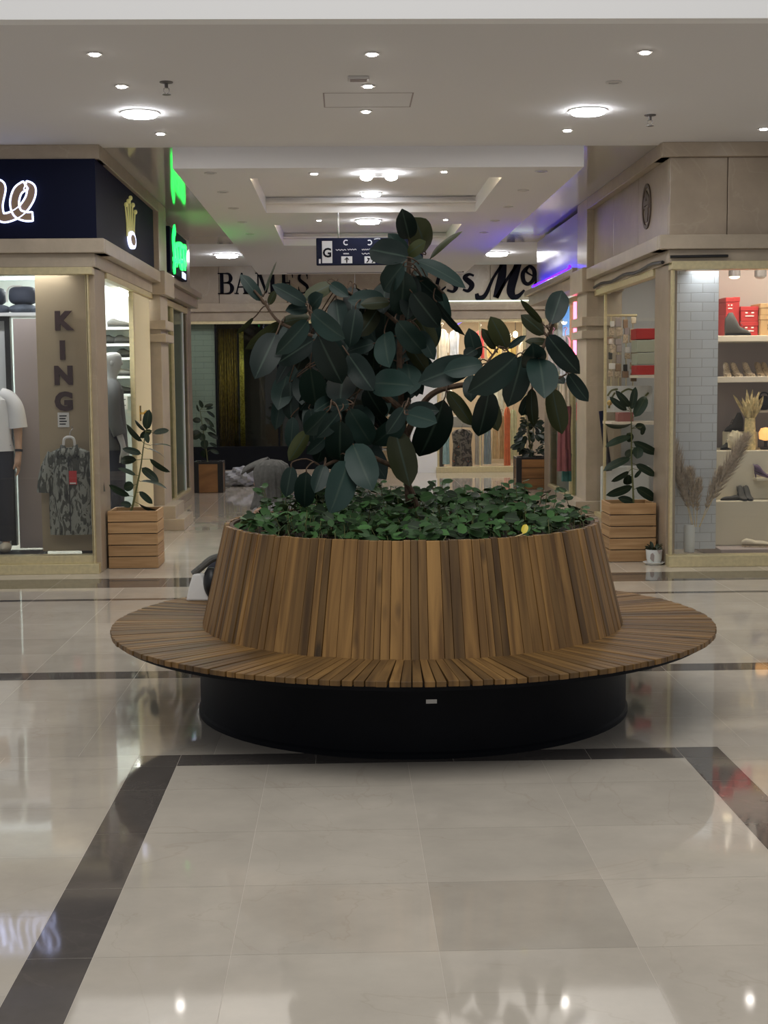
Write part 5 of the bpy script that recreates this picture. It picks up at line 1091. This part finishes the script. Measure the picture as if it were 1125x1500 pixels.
# spot heads in the right shop
for px, py, lb, lit in ((1076, 402, 'lit track spot over the red shoe boxes', 1), (1114, 402, 'unlit white track spot at the right photo edge over the brown boxes', 0)):
    p = at(px, py, 13.3); t = thing('track_spot', lb, 'lamp', (p.x, 13.3, 2.95), 0, 'track spots of the right shop'); h = 2.95-p.z; m = MB(); m.tube([(0, 0, 0), (0, 0, -h*.5)], .008, 8); m.build('stem', M['steel'], t); m = MB(); m.lathe([(0, -h*.4), (.05, -h*.4), (.055, -h-.02), (.045, -h-.02), (.045, -h), (0, -h)], n=20); m.build('head', M['sprk'], t)
    m = MB(); m.ell((0, 0, -h-.02), .05, .05, .022, 16, 8); m.build('lens', M['warm2'] if lit else M['dim'], t)
# pampas vase
pv = thing('vase', 'white ribbed vase with tall pampas plumes before the white brick panel', 'vase', (3.065, 12.55, .1)); m = MB(); m.lathe([(0, 0), (.045, 0), (.05, .02), (.048, .22), (.042, .245), (.036, .245), (.04, .2), (0, .03)], n=36, wob=lambda a, z: 1+.03*math.sin(z*230)); m.build('vessel', M['vasew'], pv)
r3 = random.Random(21); pm = MB(); stm = MB()
for (bx, by), (tx, ty), wd, nh in (((1014, 772), (981, 642), .17, 800), ((1016, 772), (992, 685), .15, 520), ((1018, 772), (1010, 685), .12, 420), ((1020, 772), (1024, 700), .09, 300), ((1025, 772), (1058, 685), .12, 420), ((1024, 772), (1097, 635), .17, 900)):
    b = at(bx, by, 12.55); e = at(tx, ty, 12.55+r3.uniform(-.06, .08)); mid = b.lerp(e, .5)+V((0, 0, .03)); c = catmull([b, mid, e], 10); stm.tube(c, .003, 5)
    for i in range(nh):
        f = .3+.7*r3.random(); p = c[min(int(f*(len(c)-1)), len(c)-2)]; ax = (e-b).normalized(); side = V((r3.uniform(-1, 1), r3.uniform(-1, 1), r3.uniform(-1, 1))); side = (side-ax*side.dot(ax)).normalized()
        L = wd*math.sin(PI*(.12+.85*(f-.3)/.7))*r3.uniform(.6, 1.1); q = p+ax*L*1.1+side*L*.62; w = side.cross(ax)*.0034; pm.add([p-w, p+w, (p+q)/2+w+side*.006, q, (p+q)/2-w+side*.006], [(0, 1, 2, 4), (4, 2, 3)])
pm.build('plumes', M['pampas'], pv, world=True, smooth=0); stm.build('stems', M['straw'], pv, world=True)
# things behind the right side window
for x0, y0, x1, y1, mt, lb in ((932, 481, 955, 497, 'redbox', 'topmost red box of the stack behind the right side window'), (933, 498, 955, 516, 'brick2g', 'upper pale green box of the stack behind the right side window'), (933, 517, 955, 534, 'brick2g', 'lower pale green box of the stack behind the right side window'), (933, 535, 955, 549, 'redbox', 'lowest red box of the stack behind the right side window')):
    a, b = at(x0, y1, 15.2), at(x1+6, y0, 15.2); t = thing('stacked_box', lb, 'box', ((a.x+b.x)/2, 15.35, a.z), 0, 'boxes behind the right side window'); B(a.x, b.x, 15.2, 15.5, a.z, b.z).build('body', M['redbox'] if mt == 'redbox' else mat('pale_green_card', (.40, .42, .33), .6), t, world=True, smooth=0, bevel=.004)
a = at(933, 549.5, 15.2); tag(B(a.x, a.x+.5, 15.15, 15.6, a.z-.03, a.z).build('shelf', M['shelfw'], smooth=0), 'cream shelf under the red and green boxes behind the right side window', 'shelf')
B_ = at(932, 549, 15.5)
t = thing('accessory_rack', 'tall rack of hanging small accessories behind the right side window', 'rack', (3.02, 15.68, 1.4)); m = MB()
cols_ = [895, 906, 917, 927]
for px in cols_: a, b = at(px, 462, 15.68), at(px, 566, 15.68); m.tube([a, b], .006, 6)
m.tube([at(889, 462, 15.68), at(933, 462, 15.68)], .014, 6); m.build('rods', M['gold'], t, world=True)
r3 = random.Random(2); acs = [M['ivory'], M['paper'], M['dshoe'], M['mauve'], M['beigeshoe'], M['bronze']]
for px in cols_:
    for k in range(7): p = at(px+r3.uniform(-2, 2), 472+13*k+r3.uniform(-3, 3), 15.65); w, h = r3.uniform(.02, .036), r3.uniform(.03, .05); B(p.x-w, p.x+w, 15.63, 15.665, p.z-h, p.z+h).build('accessory', r3.choice(acs), t, world=True, smooth=0, bevel=.006)
t = boxpx('picture_frame', 'white framed botanical picture behind the right young plant', 'picture', 885, 565, 955, 604, 15.6, .03, M['vasew']); m = MB(); og = V((0, 15.595, 0)); P = px2(15.595)
for L in ([(892, 598), (895, 585), (901, 575)], [(910, 575), (920, 570), (930, 573)], [(935, 598), (942, 585), (950, 575)], [(890, 580), (896, 572), (905, 570)]): stroke(m, [P(*q) for q in L], .02, og, XU, ZU, .003, 4)
m.build('drawn_twigs', M['stem'], t, world=True); m = MB(); q = at(893, 590, 15.59); m.ell(q, .03, .006, .03); m.build('yellow_blossom', M['brass'], t, world=True)
boxpx('small_box', 'small dull red box below the framed picture', 'box', 905, 604, 928, 618, 15.3, .15, mat('dull_red_card', (.30, .12, .11), .6)); a, b = at(894, 618.2, 15.2), at(956, 618.2, 15.2); tag(B(a.x, b.x+.2, 15.15, 15.65, a.z-.03, a.z).build('shelf', M['shelfw'], smooth=0), 'cream shelf below the framed picture behind the right side window', 'shelf')
a, b = at(880, 736, 15.75), at(952, 682, 15.75); t = thing('rounded_panel', 'white round cornered panel standing behind the right pine box', 'panel', ((a.x+b.x)/2, 15.75, 0)); B(a.x, b.x, 15.75, 15.79, .12, b.z).build('board', M['vasew'], t, world=True, bevel=.018)
m = MB(); m.tube([at(881, 602, 15.72), at(892, 690, 15.66)], [.03, .035], 4); tag(m.build('leaning_plank', M['gsign'], smooth=0), 'dark narrow plank leaning behind the right side window', 'plank')
t = boxpx('air_vent', 'white bar at the top of the right side window', 'fixture', 880, 422, 895, 430, 15.7, .1, M['white'])
# ================================================================== FAR SHOPS
gr = random.Random(4)
def garment(label, x0, y0, x1, y1, Y, col, group='garments in the far clothes shop', sleeves=False, mt=None, flare=1.0):
    a, b = at(x0, y1, Y), at(x1, y0, Y); w = b.x-a.x; h = b.z-a.z; cx = (a.x+b.x)/2; t = thing('garment', label, 'garment', (cx, Y, b.z), 0, group); n = 32
    def rr(z, f): return [V((w/2*f*math.cos(2*PI*q/n), min(.09, w*.3)*math.sin(2*PI*q/n)*(1+.3*math.cos(7*2*PI*q/n+z*3)), z)) for q in range(n)]
    m = MB(); m.loft([rr(-h, .95*flare), rr(-h*.7, .9), rr(-h*.4, .82), rr(-h*.12, .95), rr(-h*.04, .7), rr(0, .2)]); m.build('cloth', mt or mat('cloth_'+label.split()[0], col, .9, noise=.12, nscale=12), t)
    m = MB(); m.tube(catmull([(0, 0, -.01), (0, 0, .06), (.02, 0, .09), (0, 0, .11), (-.02, 0, .09)], 4), .005, 6); m.build('hanger_hook', M['steel'], t)
    if sleeves:
        for s in (-1, 1): m = MB(); m.tube([(s*w*.42, 0, -h*.1), (s*w*.5, 0, -h*.3), (s*w*.48, -.02, -h*.55)], [w*.12, w*.11, w*.09], 10); m.build('sleeve', mt or bpy.data.materials['cloth_'+label.split()[0]], t)
for a in (('ivory long robe hanging at the upper left of the bright clothes shop', 640, 482, 656, 545, 26.3, (.72, .68, .6), True), ('pale blue long dress hanging beside the ivory robe', 658, 484, 673, 545, 26.2, (.6, .66, .78), False), ('red top hanging near the star lamp', 697, 484, 710, 525, 26.3, (.6, .08, .08), False), ('yellow top under the warm bulbs', 715, 500, 733, 545, 26.4, (.75, .6, .25), True),
          ('gold dress under the warm bulbs', 740, 498, 757, 560, 26.4, (.65, .5, .18), False), ('white blouse at the right of the warm bulbs', 760, 500, 776, 560, 26.4, (.75, .7, .6), True), ('turquoise scarf at the lower left of the far shop window', 648, 632, 659, 680, 25.9, (.35, .55, .62), False), ('black and white striped scarf at the right of the patterned shawl', 695, 630, 707, 681, 25.9, (.5, .48, .45), False),
          ('blue grey dress hanging in the lower far window', 708, 605, 720, 680, 26.0, (.25, .33, .40), False), ('beige dress hanging beside the blue grey dress', 721, 608, 731, 672, 26.0, (.60, .45, .26), False), ('tan dress hanging left of the orange one', 731, 608, 739, 672, 26.1, (.5, .36, .2), False), ('orange red long dress in the lower far window', 738, 596, 748, 682, 25.8, (.62, .16, .07), False),
          ('pale green blouse behind the orange dress', 746, 600, 758, 672, 26.2, (.6, .66, .45), False), ('white shirt hanging in the middle of the far window', 720, 560, 740, 610, 26.2, (.75, .76, .65), True), ('ivory shirt hanging at the upper left of the patterned shawl', 648, 570, 664, 607, 26.2, (.75, .72, .66), True), ('grey coat at the far left of the lower window', 642, 625, 650, 684, 26.0, (.12, .11, .11), False)):
    garment(a[0], *a[1:6], a[6], sleeves=a[7])
garment('dark patterned shawl with an orange tip in the lower far window', 661, 628, 693, 685, 25.75, None, mt=camomat('patterned_shawl', [(.02, .02, .022), (.16, .15, .14), (.04, .04, .045), (.35, .1, .05)], 7, stretch=(1, 1, 1)))
tag(B(*(lambda a, b: (a.x, b.x, 26.0, 26.4, a.z, b.z))(at(652, 627, 25.8), at(694, 610, 25.8))).build('display_table', M['mannq'], smooth=0, bevel=.01), 'grey display ledge above the patterned shawl', 'ledge')
for px, py, Y, lb in ((662, 472, 25.9, 'bright star like bulb at the upper left of the far clothes shop'), (755, 490, 26.6, 'left warm bulb in the far clothes shop'), (775, 491, 26.6, 'right warm bulb in the far clothes shop')):
    p = at(px, py, Y); t = thing('hanging_bulb', lb, 'lamp', p, 0, 'bulbs of the far clothes shop'); m = MB(); m.ell((0, 0, 0), .045, .045, .06, 14, 10); m.build('bulb', M['warm'], t); m = MB(); m.tube([(0, 0, .05), (0, 0, 2.95-p.z)], .006, 6); m.build('cord', M['black'], t)
sr = thing('shelf_stack', 'stack of long grey shelves inside the far doorway behind the tree', 'shelves', (.95, 26.8, 0)); m = MB()
for k in range(13): m.box(.66, 1.6, 26.5, 27.0, .35+.16*k, .375+.16*k)
m.box(.66, .69, 26.5, 27, 0, 2.5); m.box(1.57, 1.6, 26.5, 27, 0, 2.5); m.build('shelves', M['mauve'], sr, smooth=0) if False else None
m.v = [p-V((.95, 26.8, 0)) for p in m.v]; m.build('shelves', M['greywall'], sr, smooth=0)
t = thing('gold_curtain', 'dull gold sequin curtain in the dark far shop window', 'curtain', (-2.05, 25.65, .45)); 
def curt(x0, x1, y, amp, nm, mt):
    m = MB(); k = 28; vs = []; 
    for i in range(k+1):
        x = x0+(x1-x0)*i/k; vs += [(x, y+amp*math.sin(i*1.7), .5), (x, y+amp*math.sin(i*1.7+.3), 2.6)]
    m.add(vs, [(2*i, 2*i+2, 2*i+3, 2*i+1) for i in range(k)]); m.build(nm, mt, t, world=True, solid=.006)
curt(-2.26, -1.93, 25.72, .03, 'cloth', M['goldcloth']); curt(-1.88, -1.8, 25.6, .02, 'bright_strip', mat('bright_gold_cloth', (.75, .6, .15), .25, .7, noise=.6, nscale=40))
# neighbouring shop in the right corridor
struct('wall_right', B(3.35, 3.4, 16.7, 20.0, 0, 2.95), M['tealwall'], smooth=0)
for lb, px0, y0, px1, y1, X, col in (('dusky pink dress low in the neon lit right corridor window', 815, 585, 838, 690, 3.05, (.2, .07, .075)), ('white blouse in the neon lit right corridor window', 802, 492, 818, 545, 3.05, (.75, .75, .75)), ('white long shirt behind the right branch in the corridor window', 820, 492, 836, 560, 3.05, (.7, .72, .78)), ('cream dress in the neon lit right corridor window', 818, 545, 836, 595, 3.05, (.7, .6, .48)), ('teal garment at the bottom of the neon lit right corridor window', 822, 660, 838, 705, 3.1, (.05, .16, .15))):
    garment(lb, px0, y0, px1, y1, X*2080/((px0+px1)/2-505+28), col, 'garments in the neon lit corridor shop')
def onXb(name, label, cat, px0, y0, px1, y1, X, th, mt):
    a, b = onX(px0, y1, X), onX(px1, y0, X); t = thing(name, label, cat, (X, (a.y+b.y)/2, a.z)); B(X, X+th, min(a.y, b.y), max(a.y, b.y), a.z, b.z).build('body', mt, t, world=True, smooth=0); return t
onXb('neon_tube', 'pink vertical neon tube in the right corridor shop window', 'neon', 839.5, 442, 842.5, 520, 2.92, .02, M['neonp'])
onXb('lit_panel', 'blue lit panel beside the pink neon in the right corridor shop', 'panel', 824, 446, 833, 492, 3.0, .02, M['blues'])
onXb('light_tube', 'white light tube at the top of the right corridor shop window', 'lamp', 824, 436, 845, 440, 2.95, .03, M['tubew'])
onXb('red_wall_box', 'small red box on the right corridor wall by the pilaster', 'box', 844, 590, 851, 616, 2.76, .05, M['red'])
onXb('light_tube', 'white light tube at the top of the left side window', 'lamp', 174, 421, 193, 429, -2.33, .03, M['tubeb'])

# ================================================================== LIGHT
def area_l(name, loc, rot, sx, sy, power, col=(1, 1, 1)):
    d = bpy.data.lights.new(name, 'AREA'); d.shape = 'RECTANGLE'; d.size = sx; d.size_y = sy; d.energy = power; d.color = col
    o = bpy.data.objects.new(name, d); COL.objects.link(o); o.location = loc; o.rotation_euler = rot; return o
area_l('atrium_skylight', (.3, 2.5, 9.0), (math.radians(33), 0, 0), 8, 6, 410, (1, .98, .94))
area_l('gallery_downlights', (.17, 10.6, 3.60), (0, 0, 0), 5, 2.4, 45, (1, .95, .88))
area_l('corridor_downlights', (.3, 16.3, 3.44), (0, 0, 0), 2.4, 1.0, 40, (1, .94, .86))
area_l('cross_passage_left', (-3.0, 23.2, 3.62), (0, 0, 0), 2, 2, 20, (1, .95, .9))
area_l('cross_passage_right', (3.2, 23.2, 3.62), (0, 0, 0), 2, 2, 40, (1, .95, .9))
area_l('left_shop_light', (-2.8, 12.66, 2.75), (0, 0, 0), 1.2, .06, 14, (.98, .98, 1))
area_l('left_shop_side_light', (-2.58, 14.6, 2.9), (0, 0, 0), .4, 1.4, 85, (.95, 1, .98))
area_l('right_shop_light', (3.9, 13.0, 2.93), (0, 0, 0), 1.0, .7, 34, (1, .88, .7)); area_l('brick_fill_light', (3.1, 12.66, 2.78), (0, 0, 0), .5, .06, 8, (.95, .98, 1))  # second one: unseen fill, added to brighten the white brick panel
area_l('right_shop_side_light', (3.2, 14.9, 2.9), (0, 0, 0), .7, 1.6, 16, (1, .92, .8))
area_l('far_clothes_shop_light', (2.4, 26.4, 2.9), (0, 0, 0), 1.6, 1.2, 70, (1, .88, .72))
area_l('far_doorway_light', (1.0, 26.6, 2.9), (0, 0, 0), .6, .8, 14, (1, .88, .74))
area_l('neon_shop_light', (3.1, 18.4, 2.9), (0, 0, 0), .4, 3, 22, (1, .9, .9))
w = bpy.data.worlds.new('world'); S.world = w; w.use_nodes = True; w.node_tree.nodes['Background'].inputs[0].default_value = (.97, .97, 1, 1); w.node_tree.nodes['Background'].inputs[1].default_value = .30
S.view_settings.view_transform = 'Standard'; S.view_settings.look = 'None'; S.view_settings.exposure = 0; S.view_settings.gamma = 1; S.view_settings.use_curve_mapping = False
S.cycles.max_bounces = 8; S.cycles.transparent_max_bounces = 12; S.cycles.sample_clamp_indirect = 4
